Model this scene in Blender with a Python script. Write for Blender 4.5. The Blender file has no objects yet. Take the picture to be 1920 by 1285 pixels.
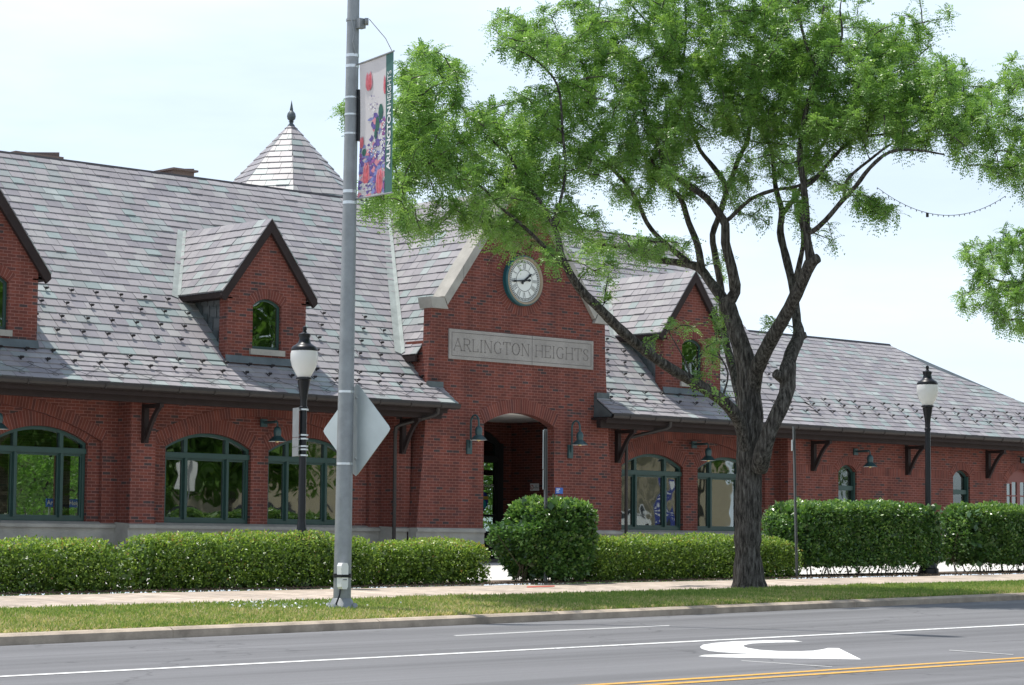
import bpy, math, random
import numpy as np
from mathutils import Vector, Matrix
from mathutils.geometry import tessellate_polygon
random.seed(7); np.random.seed(7)
SC = bpy.context.scene
COL = SC.collection
# ------------------------------------------------------------------ camera
F_PX, BETA, PITCH, ROLL = 4505.35, math.radians(42.795), math.radians(4.8164), math.radians(-.4861)
cb, sb = math.cos(BETA), math.sin(BETA)
R0 = Vector((cb, -sb, 0)); FW = Vector((sb*math.cos(PITCH), cb*math.cos(PITCH), math.sin(PITCH)))
U0 = R0.cross(FW)
RT = R0*math.cos(ROLL)-U0*math.sin(ROLL); UP = U0*math.cos(ROLL)+R0*math.sin(ROLL)
cam = bpy.data.cameras.new('camera'); co = bpy.data.objects.new('camera', cam); COL.objects.link(co)
m = Matrix((RT, UP, -FW)).transposed().to_4x4(); co.matrix_world = m
cam.sensor_width = 36; cam.lens = F_PX/1920*36; cam.clip_start = .2; cam.clip_end = 2000
SC.camera = co
def ray(x, y): return RT*((x-960)/F_PX) - UP*((y-642.5)/F_PX) + FW
def atD(x, y, D): r = ray(x, y); return r*(D/r.y)
def atZ(x, y, Z): return ray(x, y)*Z              # Z = distance along the view axis
# ------------------------------------------------------------------ light
SUN = Vector((-.12, .27, .96)).normalized()
el = math.asin(SUN.z)
w = bpy.data.worlds.new('World'); SC.world = w; w.use_nodes = True
nt = w.node_tree; nt.nodes.clear()
def N(nt, t, **k):
    n = nt.nodes.new(t)
    for a, v in k.items():
        if a == 'inp':
            for i, x in v.items(): n.inputs[i].default_value = x
        else: setattr(n, a, v)
    return n
wo = N(nt, 'ShaderNodeOutputWorld'); bg = N(nt, 'ShaderNodeBackground', inp={1: .12})
sk = N(nt, 'ShaderNodeTexSky', sky_type='NISHITA', sun_disc=False, sun_elevation=el, sun_rotation=math.atan2(SUN.x, SUN.y),
       air_density=1.0, dust_density=1.6, ozone_density=1.0, altitude=200)
tc = N(nt, 'ShaderNodeTexCoord')
mp = N(nt, 'ShaderNodeMapping', inp={3: (1.6, 1.6, 7)})
nz = N(nt, 'ShaderNodeTexNoise', inp={2: 1.7, 3: 6, 4: .55})
rp = N(nt, 'ShaderNodeMapRange', inp={1: .36, 2: .66, 3: .62, 4: .98})
mx = N(nt, 'ShaderNodeMix', data_type='RGBA'); mx.inputs['B'].default_value = (8.4, 9.7, 11.2, 1)
L = nt.links.new
L(tc.outputs['Generated'], mp.inputs[0]); L(mp.outputs[0], nz.inputs[0]); L(nz.outputs[0], rp.inputs[0])
sx = N(nt, 'ShaderNodeSeparateXYZ'); L(tc.outputs['Generated'], sx.inputs[0])
el_ = N(nt, 'ShaderNodeMapRange', interpolation_type='SMOOTHSTEP', inp={1: .25, 2: .75, 3: 1.0, 4: .22}); L(sx.outputs['Z'], el_.inputs[0])
ml = N(nt, 'ShaderNodeMath', operation='MULTIPLY'); L(rp.outputs[0], ml.inputs[0]); L(el_.outputs[0], ml.inputs[1]); L(ml.outputs[0], mx.inputs['Factor']); L(sk.outputs[0], mx.inputs['A']); L(mx.outputs['Result'], bg.inputs[0]); L(bg.outputs[0], wo.inputs[0])
sl = bpy.data.lights.new('sun', 'SUN'); sl.energy = 5.0; sl.angle = math.radians(.6); sl.color = (1, .96, .9)
so = bpy.data.objects.new('sun', sl); COL.objects.link(so); so.rotation_euler = SUN.to_track_quat('Z', 'Y').to_euler()
SC.view_settings.view_transform = 'Standard'; SC.view_settings.look = 'None'; SC.view_settings.gamma = 1
SC.view_settings.exposure = 0.06
SC.cycles.max_bounces = 7; SC.cycles.transparent_max_bounces = 12
# ------------------------------------------------------------------ materials
M = {}
def lin(c): return tuple(((v/255)/12.92 if v/255 <= .04045 else ((v/255+.055)/1.055)**2.4) for v in c)+(1,)
def mat(name, col, rough=.6, metal=0, spec=.5, nscale=0, namt=.15, bump=0, bscale=30, coat=0):
    m = bpy.data.materials.new(name); m.use_nodes = True; t = m.node_tree; p = t.nodes['Principled BSDF']
    p.inputs['Base Color'].default_value = tuple(col)+(1,) if len(col) == 3 else col
    p.inputs['Roughness'].default_value = rough; p.inputs['Metallic'].default_value = metal
    p.inputs['Specular IOR Level'].default_value = spec; p.inputs['Coat Weight'].default_value = coat
    if nscale or bump:
        tc = N(t, 'ShaderNodeTexCoord')
    if nscale:
        nz = N(t, 'ShaderNodeTexNoise', inp={2: nscale, 3: 6, 4: .62}); t.links.new(tc.outputs['Object'], nz.inputs[0])
        mr = N(t, 'ShaderNodeMapRange', inp={1: .3, 2: .7, 3: 1-namt, 4: 1+namt}); t.links.new(nz.outputs[0], mr.inputs[0])
        mm = N(t, 'ShaderNodeMix', data_type='RGBA', blend_type='MULTIPLY', inp={0: 1}); mm.inputs['A'].default_value = p.inputs['Base Color'].default_value
        t.links.new(mr.outputs[0], mm.inputs['B']); t.links.new(mm.outputs['Result'], p.inputs['Base Color'])
    if bump:
        nb = N(t, 'ShaderNodeTexNoise', inp={2: bscale, 3: 4}); t.links.new(tc.outputs['Object'], nb.inputs[0])
        b = N(t, 'ShaderNodeBump', inp={0: bump, 1: .02}); t.links.new(nb.outputs[0], b.inputs['Height']); t.links.new(b.outputs[0], p.inputs['Normal'])
    M[name] = m
    return m
def nodes(name): t = M[name].node_tree; return t, t.nodes['Principled BSDF']
def ramp(t, stops, interp='LINEAR'):
    r = N(t, 'ShaderNodeValToRGB'); r.color_ramp.interpolation = interp
    e = r.color_ramp.elements
    while len(e) < len(stops): e.new(.5)
    for x, (p, c) in zip(e, stops): x.position = p; x.color = tuple(c)+(1,) if len(c) == 3 else c
    return r
def brick(name, bw, bh, mortar, stops, mcol, offset=.5, rough=.85, bumpd=.35):
    mat(name, (.3, .1, .08), rough, spec=.25); t, p = nodes(name)
    uv = N(t, 'ShaderNodeUVMap')
    b = N(t, 'ShaderNodeTexBrick', offset=offset, inp={'Color1': (0, 0, 0, 1), 'Color2': (1, 1, 1, 1), 'Mortar': (.5, .5, .5, 1), 'Scale': 1, 'Mortar Size': mortar, 'Mortar Smooth': .15, 'Bias': 0, 'Brick Width': bw, 'Row Height': bh})
    r = ramp(t, stops, 'CONSTANT' if len(stops) > 3 else 'LINEAR')
    t.links.new(uv.outputs[0], b.inputs[0]); t.links.new(b.outputs['Color'], r.inputs[0])
    nz = N(t, 'ShaderNodeTexNoise', inp={2: 1.1, 3: 5, 4: .6}); nf = N(t, 'ShaderNodeTexNoise', inp={2: 60, 3: 3}); ad = N(t, 'ShaderNodeMath', operation='ADD')
    t.links.new(uv.outputs[0], nz.inputs[0]); t.links.new(uv.outputs[0], nf.inputs[0])
    t.links.new(nz.outputs[0], ad.inputs[0]); t.links.new(nf.outputs[0], ad.inputs[1])
    mr = N(t, 'ShaderNodeMapRange', inp={1: .6, 2: 1.4, 3: .72, 4: 1.28}); t.links.new(ad.outputs[0], mr.inputs[0])
    m1 = N(t, 'ShaderNodeMix', data_type='RGBA'); m1.inputs['B'].default_value = tuple(mcol)+(1,)
    t.links.new(b.outputs['Fac'], m1.inputs['Factor']); t.links.new(r.outputs[0], m1.inputs['A'])
    m2 = N(t, 'ShaderNodeMix', data_type='RGBA', blend_type='MULTIPLY', inp={0: 1}); t.links.new(m1.outputs['Result'], m2.inputs['A']); t.links.new(mr.outputs[0], m2.inputs['B'])
    mps = N(t, 'ShaderNodeMapping', inp={3: (2.6, .35, 1)}); nst = N(t, 'ShaderNodeTexNoise', inp={2: 1.0, 3: 5, 4: .65}); t.links.new(uv.outputs[0], mps.inputs[0]); t.links.new(mps.outputs[0], nst.inputs[0]); rst = N(t, 'ShaderNodeMapRange', inp={1: .35, 2: .68, 3: .80, 4: 1.14}); t.links.new(nst.outputs[0], rst.inputs[0])
    m3 = N(t, 'ShaderNodeMix', data_type='RGBA', blend_type='MULTIPLY', inp={0: 1}); t.links.new(m2.outputs['Result'], m3.inputs['A']); t.links.new(rst.outputs[0], m3.inputs['B']); t.links.new(m3.outputs['Result'], p.inputs['Base Color'])
    iv = N(t, 'ShaderNodeMath', operation='SUBTRACT', inp={0: 1}); t.links.new(b.outputs['Fac'], iv.inputs[1])
    bp = N(t, 'ShaderNodeBump', inp={0: bumpd, 1: .008}); t.links.new(iv.outputs[0], bp.inputs['Height']); t.links.new(bp.outputs[0], p.inputs['Normal'])
BR = [(0, (.158, .046, .034)), (.22, (.130, .041, .031)), (.45, (.172, .052, .037)), (.66, (.140, .045, .035)), (.84, (.105, .042, .037)), (.93, (.062, .044, .043))]
brick('brick', .203, .0675, .0062, BR, (.26, .125, .105))
brick('brick_soldier', .075, 2.0, .0062, BR[:4]+[(.90, (.115, .042, .036))], (.26, .125, .105), offset=0)
brick('paver', .2, .1, .004, [(0, (.44, .37, .31)), (.3, (.50, .42, .35)), (.55, (.40, .34, .285)), (.75, (.53, .45, .38)), (.9, (.46, .38, .30))], (.33, .27, .22), bumpd=.2)
mat('stone', (.33, .315, .28), .8, nscale=2.2, namt=.2, bump=.3, bscale=40)
mat('stone_sign', (.30, .28, .26), .8, nscale=1.6, namt=.22, bump=.25, bscale=45)
mat('groove', (.11, .10, .095), .9); mat('groove_soft', (.175, .16, .15), .9)
mat('fascia', (.028, .019, .018), .65, spec=.2, nscale=3, namt=.2)
mat('gutter', (.040, .034, .031), .5, metal=.1, spec=.3, nscale=5, namt=.15)
mat('flash', (.10, .12, .125), .5, metal=.4, nscale=3, namt=.25)
mat('valley', (.30, .335, .32), .7, metal=0, nscale=4, namt=.2)
mat('green', (.022, .060, .052), .42, nscale=4, namt=.12)
mat('lampgreen', (.030, .070, .075), .4, nscale=8, namt=.2)
mat('dark', (.018, .02, .02), .6)
mat('inside', (.10, .09, .08), .9)
mat('blind', (.24, .25, .245), .8)
mat('black', (.008, .009, .012), .36, spec=.35, nscale=6, namt=.2)
mat('guard', (.011, .010, .011), .5)
mat('galv', (.27, .285, .295), .5, metal=.3, nscale=5, namt=.16)
mat('postgrey', (.15, .16, .165), .6, metal=.2)
mat('strap', (.62, .64, .65), .3, metal=.8)
mat('signback', (.50, .55, .56), .45, metal=.4, nscale=3, namt=.08)
mat('white', (.78, .78, .76), .5)
mat('red', (.45, .10, .07), .6)
mat('blue', (.03, .12, .45), .5)
mat('navy', (.03, .05, .25), .5)
mat('gold', (.45, .30, .05), .5)
mat('teal', (.02, .30, .30), .5)
mat('clockface', (.74, .76, .72), .4)
mat('clockteal', (.012, .085, .10), .4)
mat('clockgold', (.30, .245, .17), .5, metal=.1)
mat('ceiling', (.72, .70, .66), .8)
mat('reddoor', (.20, .06, .05), .5)
mat('concrete', (.50, .49, .46), .85, nscale=1.5, namt=.13, bump=.15, bscale=60)
mat('plaza', (.56, .54, .50), .85, nscale=.8, namt=.10)
mat('soil', (.12, .085, .06), .95, nscale=9, namt=.4, bump=.6, bscale=25)
mat('turf', (.24, .25, .09), .95, nscale=3, namt=.35, bump=.5, bscale=30)
mat('paintw', (.80, .80, .78), .6, nscale=12, namt=.05)
mat('painty', (.62, .34, .05), .6, nscale=12, namt=.08)
for _n in ('paintw', 'painty'):
    t, p = nodes(_n); tc = N(t, 'ShaderNodeTexCoord'); n1 = N(t, 'ShaderNodeTexNoise', inp={2: 22, 3: 6, 4: .75}); n2_ = N(t, 'ShaderNodeTexNoise', inp={2: .8, 3: 3}); t.links.new(tc.outputs['Object'], n1.inputs[0]); t.links.new(tc.outputs['Object'], n2_.inputs[0])
    ad = N(t, 'ShaderNodeMath', operation='MULTIPLY_ADD', inp={1: .35}); t.links.new(n2_.outputs[0], ad.inputs[0]); t.links.new(n1.outputs[0], ad.inputs[2]); rr_ = N(t, 'ShaderNodeMapRange', inp={1: .70, 2: .82, 3: 0, 4: .8}); t.links.new(ad.outputs[0], rr_.inputs[0])
    mw = N(t, 'ShaderNodeMix', data_type='RGBA'); mw.inputs['B'].default_value = (.16, .16, .165, 1); src = p.inputs['Base Color'].links[0].from_socket; t.links.new(src, mw.inputs['A']); t.links.new(rr_.outputs[0], mw.inputs['Factor']); t.links.new(mw.outputs['Result'], p.inputs['Base Color'])
mat('beige', (.42, .36, .28), .85, nscale=1, namt=.08)
mat('brownwall', (.13, .095, .085), .8, nscale=1, namt=.1)
mat('carwhite', (.75, .75, .75), .15, coat=.6)
mat('carglass', (.02, .025, .03), .05)
mat('tyre', (.015, .015, .015), .8)
mat('core', (.035, .045, .015), .95)
mat('twig', (.10, .075, .05), .9)
# kerb: concrete with rusty dirt
mat('kerb', (.36, .30, .235), .9, nscale=2.2, namt=.42, bump=.4, bscale=50)
# asphalt
mat('asphalt', (.12, .12, .125), .82, spec=.35); t, p = nodes('asphalt')
tc = N(t, 'ShaderNodeTexCoord'); a1 = N(t, 'ShaderNodeTexNoise', inp={2: 260, 3: 2}); a2 = N(t, 'ShaderNodeTexNoise', inp={2: .9, 3: 5, 4: .6})
mpp = N(t, 'ShaderNodeMapping', inp={3: (.12, 1.6, 1)}); t.links.new(tc.outputs['Object'], mpp.inputs[0]); t.links.new(mpp.outputs[0], a2.inputs[0]); t.links.new(tc.outputs['Object'], a1.inputs[0])
r1 = N(t, 'ShaderNodeMapRange', inp={1: .3, 2: .7, 3: .8, 4: 1.22}); r2 = N(t, 'ShaderNodeMapRange', inp={1: .3, 2: .7, 3: .86, 4: 1.14})
t.links.new(a1.outputs[0], r1.inputs[0]); t.links.new(a2.outputs[0], r2.inputs[0]); mu = N(t, 'ShaderNodeMath', operation='MULTIPLY'); t.links.new(r1.outputs[0], mu.inputs[0]); t.links.new(r2.outputs[0], mu.inputs[1])
mm = N(t, 'ShaderNodeMix', data_type='RGBA', blend_type='MULTIPLY', inp={0: 1}); mm.inputs['A'].default_value = (.145, .145, .150, 1); t.links.new(mu.outputs[0], mm.inputs['B']); t.links.new(mm.outputs['Result'], p.inputs['Base Color'])
mq = N(t, 'ShaderNodeMapping', inp={3: (.018, 1.1, 1)}); a3 = N(t, 'ShaderNodeTexNoise', inp={2: 1.6, 3: 4, 4: .6}); t.links.new(tc.outputs['Object'], mq.inputs[0]); t.links.new(mq.outputs[0], a3.inputs[0])
r3 = N(t, 'ShaderNodeMapRange', inp={1: .32, 2: .68, 3: .80, 4: 1.16}); t.links.new(a3.outputs[0], r3.inputs[0])
vo = N(t, 'ShaderNodeTexVoronoi', feature='DISTANCE_TO_EDGE', inp={2: .22}); nw = N(t, 'ShaderNodeTexNoise', inp={2: 1.3, 3: 5}); vm_ = N(t, 'ShaderNodeVectorMath', operation='ADD'); t.links.new(tc.outputs['Object'], vm_.inputs[0]); t.links.new(nw.outputs['Color'], vm_.inputs[1]); t.links.new(tc.outputs['Object'], nw.inputs[0]); t.links.new(vm_.outputs[0], vo.inputs[0])
r4 = N(t, 'ShaderNodeMapRange', inp={1: 0, 2: .006, 3: .62, 4: 1}); t.links.new(vo.outputs[0], r4.inputs[0])
mu2 = N(t, 'ShaderNodeMath', operation='MULTIPLY'); mu3 = N(t, 'ShaderNodeMath', operation='MULTIPLY'); t.links.new(mu.outputs[0], mu2.inputs[0]); t.links.new(r3.outputs[0], mu2.inputs[1]); t.links.new(mu2.outputs[0], mu3.inputs[0]); t.links.new(r4.outputs[0], mu3.inputs[1]); t.links.new(mu3.outputs[0], mm.inputs['B'])
bpn = N(t, 'ShaderNodeBump', inp={0: .25, 1: .005}); t.links.new(a1.outputs[0], bpn.inputs['Height']); t.links.new(bpn.outputs[0], p.inputs['Normal'])
# slate, per slate tint from the face attribute
def attrmat(name, stops, rough, spec=.5, trans=0, tcol=None, interp='LINEAR', n2=0):
    mat(name, (.3, .3, .3), rough, spec=spec); t, p = nodes(name)
    a = N(t, 'ShaderNodeAttribute', attribute_name='rnd'); r = ramp(t, stops, interp); t.links.new(a.outputs['Fac'], r.inputs[0])
    out = r.outputs[0]
    if n2:
        tc = N(t, 'ShaderNodeTexCoord'); nz = N(t, 'ShaderNodeTexNoise', inp={2: n2, 3: 5, 4: .6}); t.links.new(tc.outputs['Object'], nz.inputs[0])
        mr = N(t, 'ShaderNodeMapRange', inp={1: .3, 2: .7, 3: .86, 4: 1.14}); t.links.new(nz.outputs[0], mr.inputs[0])
        mm = N(t, 'ShaderNodeMix', data_type='RGBA', blend_type='MULTIPLY', inp={0: 1}); t.links.new(out, mm.inputs['A']); t.links.new(mr.outputs[0], mm.inputs['B']); out = mm.outputs['Result']
    t.links.new(out, p.inputs['Base Color'])
    if trans:
        tr = N(t, 'ShaderNodeBsdfTranslucent'); tm = N(t, 'ShaderNodeMix', data_type='RGBA', blend_type='MULTIPLY', inp={0: 1}); tm.inputs['B'].default_value = tcol
        t.links.new(out, tm.inputs['A']); t.links.new(tm.outputs['Result'], tr.inputs[0])
        ms = N(t, 'ShaderNodeMixShader', inp={0: trans}); o = t.nodes['Material Output']
        t.links.new(p.outputs[0], ms.inputs[1]); t.links.new(tr.outputs[0], ms.inputs[2]); t.links.new(ms.outputs[0], o.inputs[0])
attrmat('slate', [(0, (0.275, 0.259, 0.268)), (.2, (0.303, 0.289, 0.295)), (.4, (0.245, 0.232, 0.247)), (.56, (0.291, 0.273, 0.281)), (.7, (0.322, 0.315, 0.312)), (.80, (0.271, 0.293, 0.290)), (.90, (0.262, 0.310, 0.302)), (.965, (0.330, 0.364, 0.354))], .50, .38, interp='CONSTANT', n2=1.3)
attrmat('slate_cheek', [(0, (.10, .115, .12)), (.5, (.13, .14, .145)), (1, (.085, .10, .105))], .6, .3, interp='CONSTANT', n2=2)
attrmat('leaf_tree', [(0, (.095, .205, .05)), (.5, (.175, .325, .07)), (.9, (.29, .45, .11)), (1, (.44, .46, .09))], .36, .6, .42, (1.5, 1.45, 1.05, 1))
attrmat('leaf_far', [(0, (.07, .15, .03)), (1, (.14, .25, .05))], .5, .4, .4, (1.9, 2.0, 1.2, 1))
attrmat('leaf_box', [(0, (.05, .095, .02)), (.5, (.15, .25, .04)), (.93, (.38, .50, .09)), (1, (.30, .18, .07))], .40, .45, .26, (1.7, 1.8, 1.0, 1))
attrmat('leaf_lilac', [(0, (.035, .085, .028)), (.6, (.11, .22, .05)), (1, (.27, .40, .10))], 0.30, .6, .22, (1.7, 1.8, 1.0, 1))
attrmat('grassblade', [(0, (.11, .19, .04)), (.4, (.21, .30, .065)), (.62, (.32, .36, .11)), (.82, (.52, .43, .22)), (1, (.62, .52, .32))], .6, .3, .3, (1.4, 1.5, 1, 1))
# bark
mat('bark', (.10, .085, .068), .95, spec=.15); t, p = nodes('bark')
tc = N(t, 'ShaderNodeTexCoord'); mp1 = N(t, 'ShaderNodeMapping', inp={3: (9, 9, 1.6)}); n1 = N(t, 'ShaderNodeTexNoise', inp={2: 3, 3: 8, 4: .7}); t.links.new(tc.outputs['Object'], mp1.inputs[0]); t.links.new(mp1.outputs[0], n1.inputs[0])
r = ramp(t, [(.38, (.026, .024, .022)), (.5, (.085, .077, .069)), (.66, (.21, .198, .18))]); t.links.new(n1.outputs[0], r.inputs[0]); t.links.new(r.outputs[0], p.inputs['Base Color'])
bb = N(t, 'ShaderNodeBump', inp={0: 1, 1: .05}); t.links.new(n1.outputs[0], bb.inputs['Height']); t.links.new(bb.outputs[0], p.inputs['Normal'])
# glass pane: clear and mirror mixed, slightly wavy
def glass(name, refl, tint, wav=.35):
    m = bpy.data.materials.new(name); m.use_nodes = True; t = m.node_tree; t.nodes.clear(); o = N(t, 'ShaderNodeOutputMaterial')
    tr = N(t, 'ShaderNodeBsdfTransparent', inp={0: tint}); gl = N(t, 'ShaderNodeBsdfGlossy', inp={0: (.95, 1, .97, 1), 1: .015}); ms = N(t, 'ShaderNodeMixShader', inp={0: refl})
    tc = N(t, 'ShaderNodeTexCoord'); nz = N(t, 'ShaderNodeTexNoise', inp={2: 1.5, 3: 1}); bp = N(t, 'ShaderNodeBump', inp={0: wav, 1: .012})
    t.links.new(tc.outputs['Object'], nz.inputs[0]); t.links.new(nz.outputs[0], bp.inputs['Height']); t.links.new(bp.outputs[0], gl.inputs['Normal'])
    t.links.new(tr.outputs[0], ms.inputs[1]); t.links.new(gl.outputs[0], ms.inputs[2]); t.links.new(ms.outputs[0], o.inputs[0]); M[name] = m
glass('pane', .27, (.30, .33, .31, 1), .25)
glass('pane_dim', .12, (.6, .62, .6, 1))
glass('pane_clear', .10, (.66, .72, .68, 1))
# globe of the street lamp: milky translucent
mat('globe', (.93, .93, .92), .25); t, p = nodes('globe'); tr = N(t, 'ShaderNodeBsdfTranslucent', inp={0: (.95, .96, .97, 1)}); ms = N(t, 'ShaderNodeMixShader', inp={0: .42}); t.links.new(p.outputs[0], ms.inputs[1]); t.links.new(tr.outputs[0], ms.inputs[2]); t.links.new(ms.outputs[0], t.nodes['Material Output'].inputs[0])
mat('bulb', (.75, .60, .30), .2)
# ------------------------------------------------------------------ mesh helpers
class MB:
    def __init__(s): s.v = []; s.f = []; s.uv = []; s.r = []; s.m = []; s.mi = 0
    def face(s, pts, uv=None, r=0):
        b = len(s.v); pts = [Vector(p) for p in pts]; s.v += pts; s.f.append(tuple(range(b, b+len(pts)))); s.r.append(r); s.m.append(s.mi)
        if uv is None:
            n = Vector((0, 0, 0))
            for i in range(len(pts)): n += (pts[i]-pts[0]).cross(pts[(i+1) % len(pts)]-pts[0])
            a = [abs(c) for c in n]; k = a.index(max(a))
            uv = [((p.y, p.z) if k == 0 else (p.x, p.z) if k == 1 else (p.x, p.y)) for p in pts]
        s.uv += uv
    def box(s, a, b, r=0):
        x0, y0, z0 = a; x1, y1, z1 = b
        c = [(x0, y0, z0), (x1, y0, z0), (x1, y1, z0), (x0, y1, z0), (x0, y0, z1), (x1, y0, z1), (x1, y1, z1), (x0, y1, z1)]
        for q in ((0, 3, 2, 1), (4, 5, 6, 7), (0, 1, 5, 4), (1, 2, 6, 5), (2, 3, 7, 6), (3, 0, 4, 7)): s.face([c[i] for i in q], r=r)
        return s
    def prism(s, poly, ax, a, b, holes=()):
        # poly in the two axes other than ax (order x<y<z), extruded from a to b along ax
        def P(q, h): l = [q[0], q[1]]; l.insert(ax, h); return Vector(l)
        loops = [list(poly)]+[list(h) for h in holes]
        flat = [q for l in loops for q in l]
        tris = tessellate_polygon([[Vector((q[0], q[1], 0)) for q in l] for l in loops])
        if holes or len(poly) > 4:
            for t3 in tris:
                s.face([P(flat[i], a) for i in t3]); s.face([P(flat[i], b) for i in reversed(t3)])
        else:
            s.face([P(q, a) for q in poly]); s.face([P(q, b) for q in reversed(poly)])
        for l in loops:
            for i in range(len(l)):
                p, q = l[i], l[(i+1) % len(l)]
                s.face([P(p, a), P(q, a), P(q, b), P(p, b)])
        return s
    def tube(s, pts, rad, n=8, cap=True):
        pts = [Vector(p) for p in pts]
        if not hasattr(rad, '__len__'): rad = [rad]*len(pts)
        d0 = (pts[1]-pts[0]).normalized(); ref = Vector((0, 0, 1)) if abs(d0.z) < .9 else Vector((1, 0, 0))
        u = d0.cross(ref).normalized(); rings = []
        for i, p in enumerate(pts):
            d = (pts[min(i+1, len(pts)-1)]-pts[max(i-1, 0)]).normalized()
            u = (u-d*u.dot(d)).normalized(); v = d.cross(u)
            rings.append([p+(u*math.cos(2*math.pi*k/n)+v*math.sin(2*math.pi*k/n))*rad[i] for k in range(n)])
        b = len(s.v)
        for rg in rings: s.v += rg
        for i in range(len(rings)-1):
            for k in range(n):
                q = (b+i*n+k, b+i*n+(k+1) % n, b+(i+1)*n+(k+1) % n, b+(i+1)*n+k); s.f.append(q); s.r.append(0); s.m.append(s.mi); s.uv += [(0, 0)]*4
        if cap:
            for i in (0, len(rings)-1): s.f.append(tuple(b+i*n+k for k in range(n))); s.r.append(0); s.m.append(s.mi); s.uv += [(0, 0)]*n
        return s
    def lathe(s, prof, c, n=20, axis=None):
        c = Vector(c); b = len(s.v)
        for r_, z_ in prof:
            for k in range(n):
                a = 2*math.pi*k/n; q = Vector((r_*math.cos(a), r_*math.sin(a), z_))
                s.v.append(c+(axis @ q if axis else q))
        for i in range(len(prof)-1):
            for k in range(n): s.f.append((b+i*n+k, b+i*n+(k+1) % n, b+(i+1)*n+(k+1) % n, b+(i+1)*n+k)); s.r.append(0); s.m.append(s.mi); s.uv += [(0, 0)]*4
        return s
    def build(s, name, ms, parent=None, smooth=False, **props):
        me = bpy.data.meshes.new(name); me.from_pydata([tuple(v) for v in s.v], [], s.f)
        for x in (ms if isinstance(ms, (list, tuple)) else [ms]): me.materials.append(M[x])
        if len(s.uv): ul = me.uv_layers.new(name='UVMap'); ul.data.foreach_set('uv', np.array(s.uv, dtype=np.float32).ravel())
        if any(s.r): at = me.attributes.new('rnd', 'FLOAT', 'FACE'); at.data.foreach_set('value', np.array(s.r, dtype=np.float32))
        if any(s.m): me.polygons.foreach_set('material_index', s.m)
        if smooth:
            me.polygons.foreach_set('use_smooth', [True]*len(me.polygons))
            try: me.set_sharp_from_angle(angle=math.radians(40))
            except Exception: pass
        me.update()
        o = bpy.data.objects.new(name, me); COL.objects.link(o)
        if parent: o.parent = parent
        for k, v in props.items(): o[k] = v
        return o
def tag(o, label, cat, group=None):
    o['label'] = label; o['category'] = cat
    if group: o['group'] = group
    return o
def empty(name, label, cat, loc=(0, 0, 0), group=None):
    o = bpy.data.objects.new(name, None); COL.objects.link(o); o.location = loc; o.empty_display_size = .2
    return tag(o, label, cat, group)
def child(o, p):                                      # parent keeping world-space mesh coordinates
    o.parent = p; o.matrix_parent_inverse = Matrix.Translation(-Vector(root_loc(p))); return o
def root_loc(p):
    l = Vector((0, 0, 0))
    while p: l += p.location; p = p.parent
    return l
def struct(o): o['kind'] = 'structure'; return o
def arc(s0, s1, z0, rise, n=12):                      # points of a shallow arch from s0 to s1
    h = (s1-s0)/2; Rr = (h*h+rise*rise)/(2*rise); c = (s0+s1)/2; zc = z0+rise-Rr; a = math.asin(h/Rr)
    return [(c+Rr*math.sin(-a+2*a*i/n), zc+Rr*math.cos(-a+2*a*i/n)) for i in range(n+1)], (c, zc, Rr, a)
def arch_ring(mb, s0, s1, z0, rise, th, D0, D1, n=14, ext=0):
    pts, (c, zc, Rr, a) = arc(s0, s1, z0, rise); a += ext
    for i in range(n):
        t0, t1 = -a+2*a*i/n, -a+2*a*(i+1)/n
        q = [(Rr, t0), (Rr, t1), (Rr+th, t1), (Rr+th, t0)]
        P = [Vector((c+r*math.sin(t), D0, zc+r*math.cos(t))) for r, t in q]
        mb.face(P, uv=[(t*Rr, .1), (0, .1), (0, .9), (0, .9)] if 0 else [(t0*(Rr+th/2), .1), (t1*(Rr+th/2), .1), (t1*(Rr+th/2), .9), (t0*(Rr+th/2), .9)])
        B = [p+Vector((0, D1-D0, 0)) for p in P]
        mb.face([P[0], P[1], B[1], B[0]]); mb.face([P[3], P[2], B[2], B[3]])
        if i == 0: mb.face([P[0], P[3], B[3], B[0]])
        if i == n-1: mb.face([P[1], P[2], B[2], B[1]])
def text_mesh(name, body, size, m, parent, loc, rot, bold=0, sx=1):
    cu = bpy.data.curves.new(name, 'FONT'); cu.body = body; cu.size = size; cu.offset = bold; cu.align_x = 'CENTER'; cu.align_y = 'CENTER'; cu.resolution_u = 3; cu.extrude = .0005
    tmp = bpy.data.objects.new('tmp', cu); COL.objects.link(tmp); bpy.context.view_layer.update()
    me = bpy.data.meshes.new_from_object(tmp.evaluated_get(bpy.context.evaluated_depsgraph_get())); bpy.data.objects.remove(tmp)
    me.materials.clear(); me.materials.append(M[m]); o = bpy.data.objects.new(name, me); COL.objects.link(o); o.parent = parent; o.location = loc; o.rotation_euler = rot; o.scale = (sx, 1, 1)
    return o
FR = (math.radians(90), 0, 0)
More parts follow.
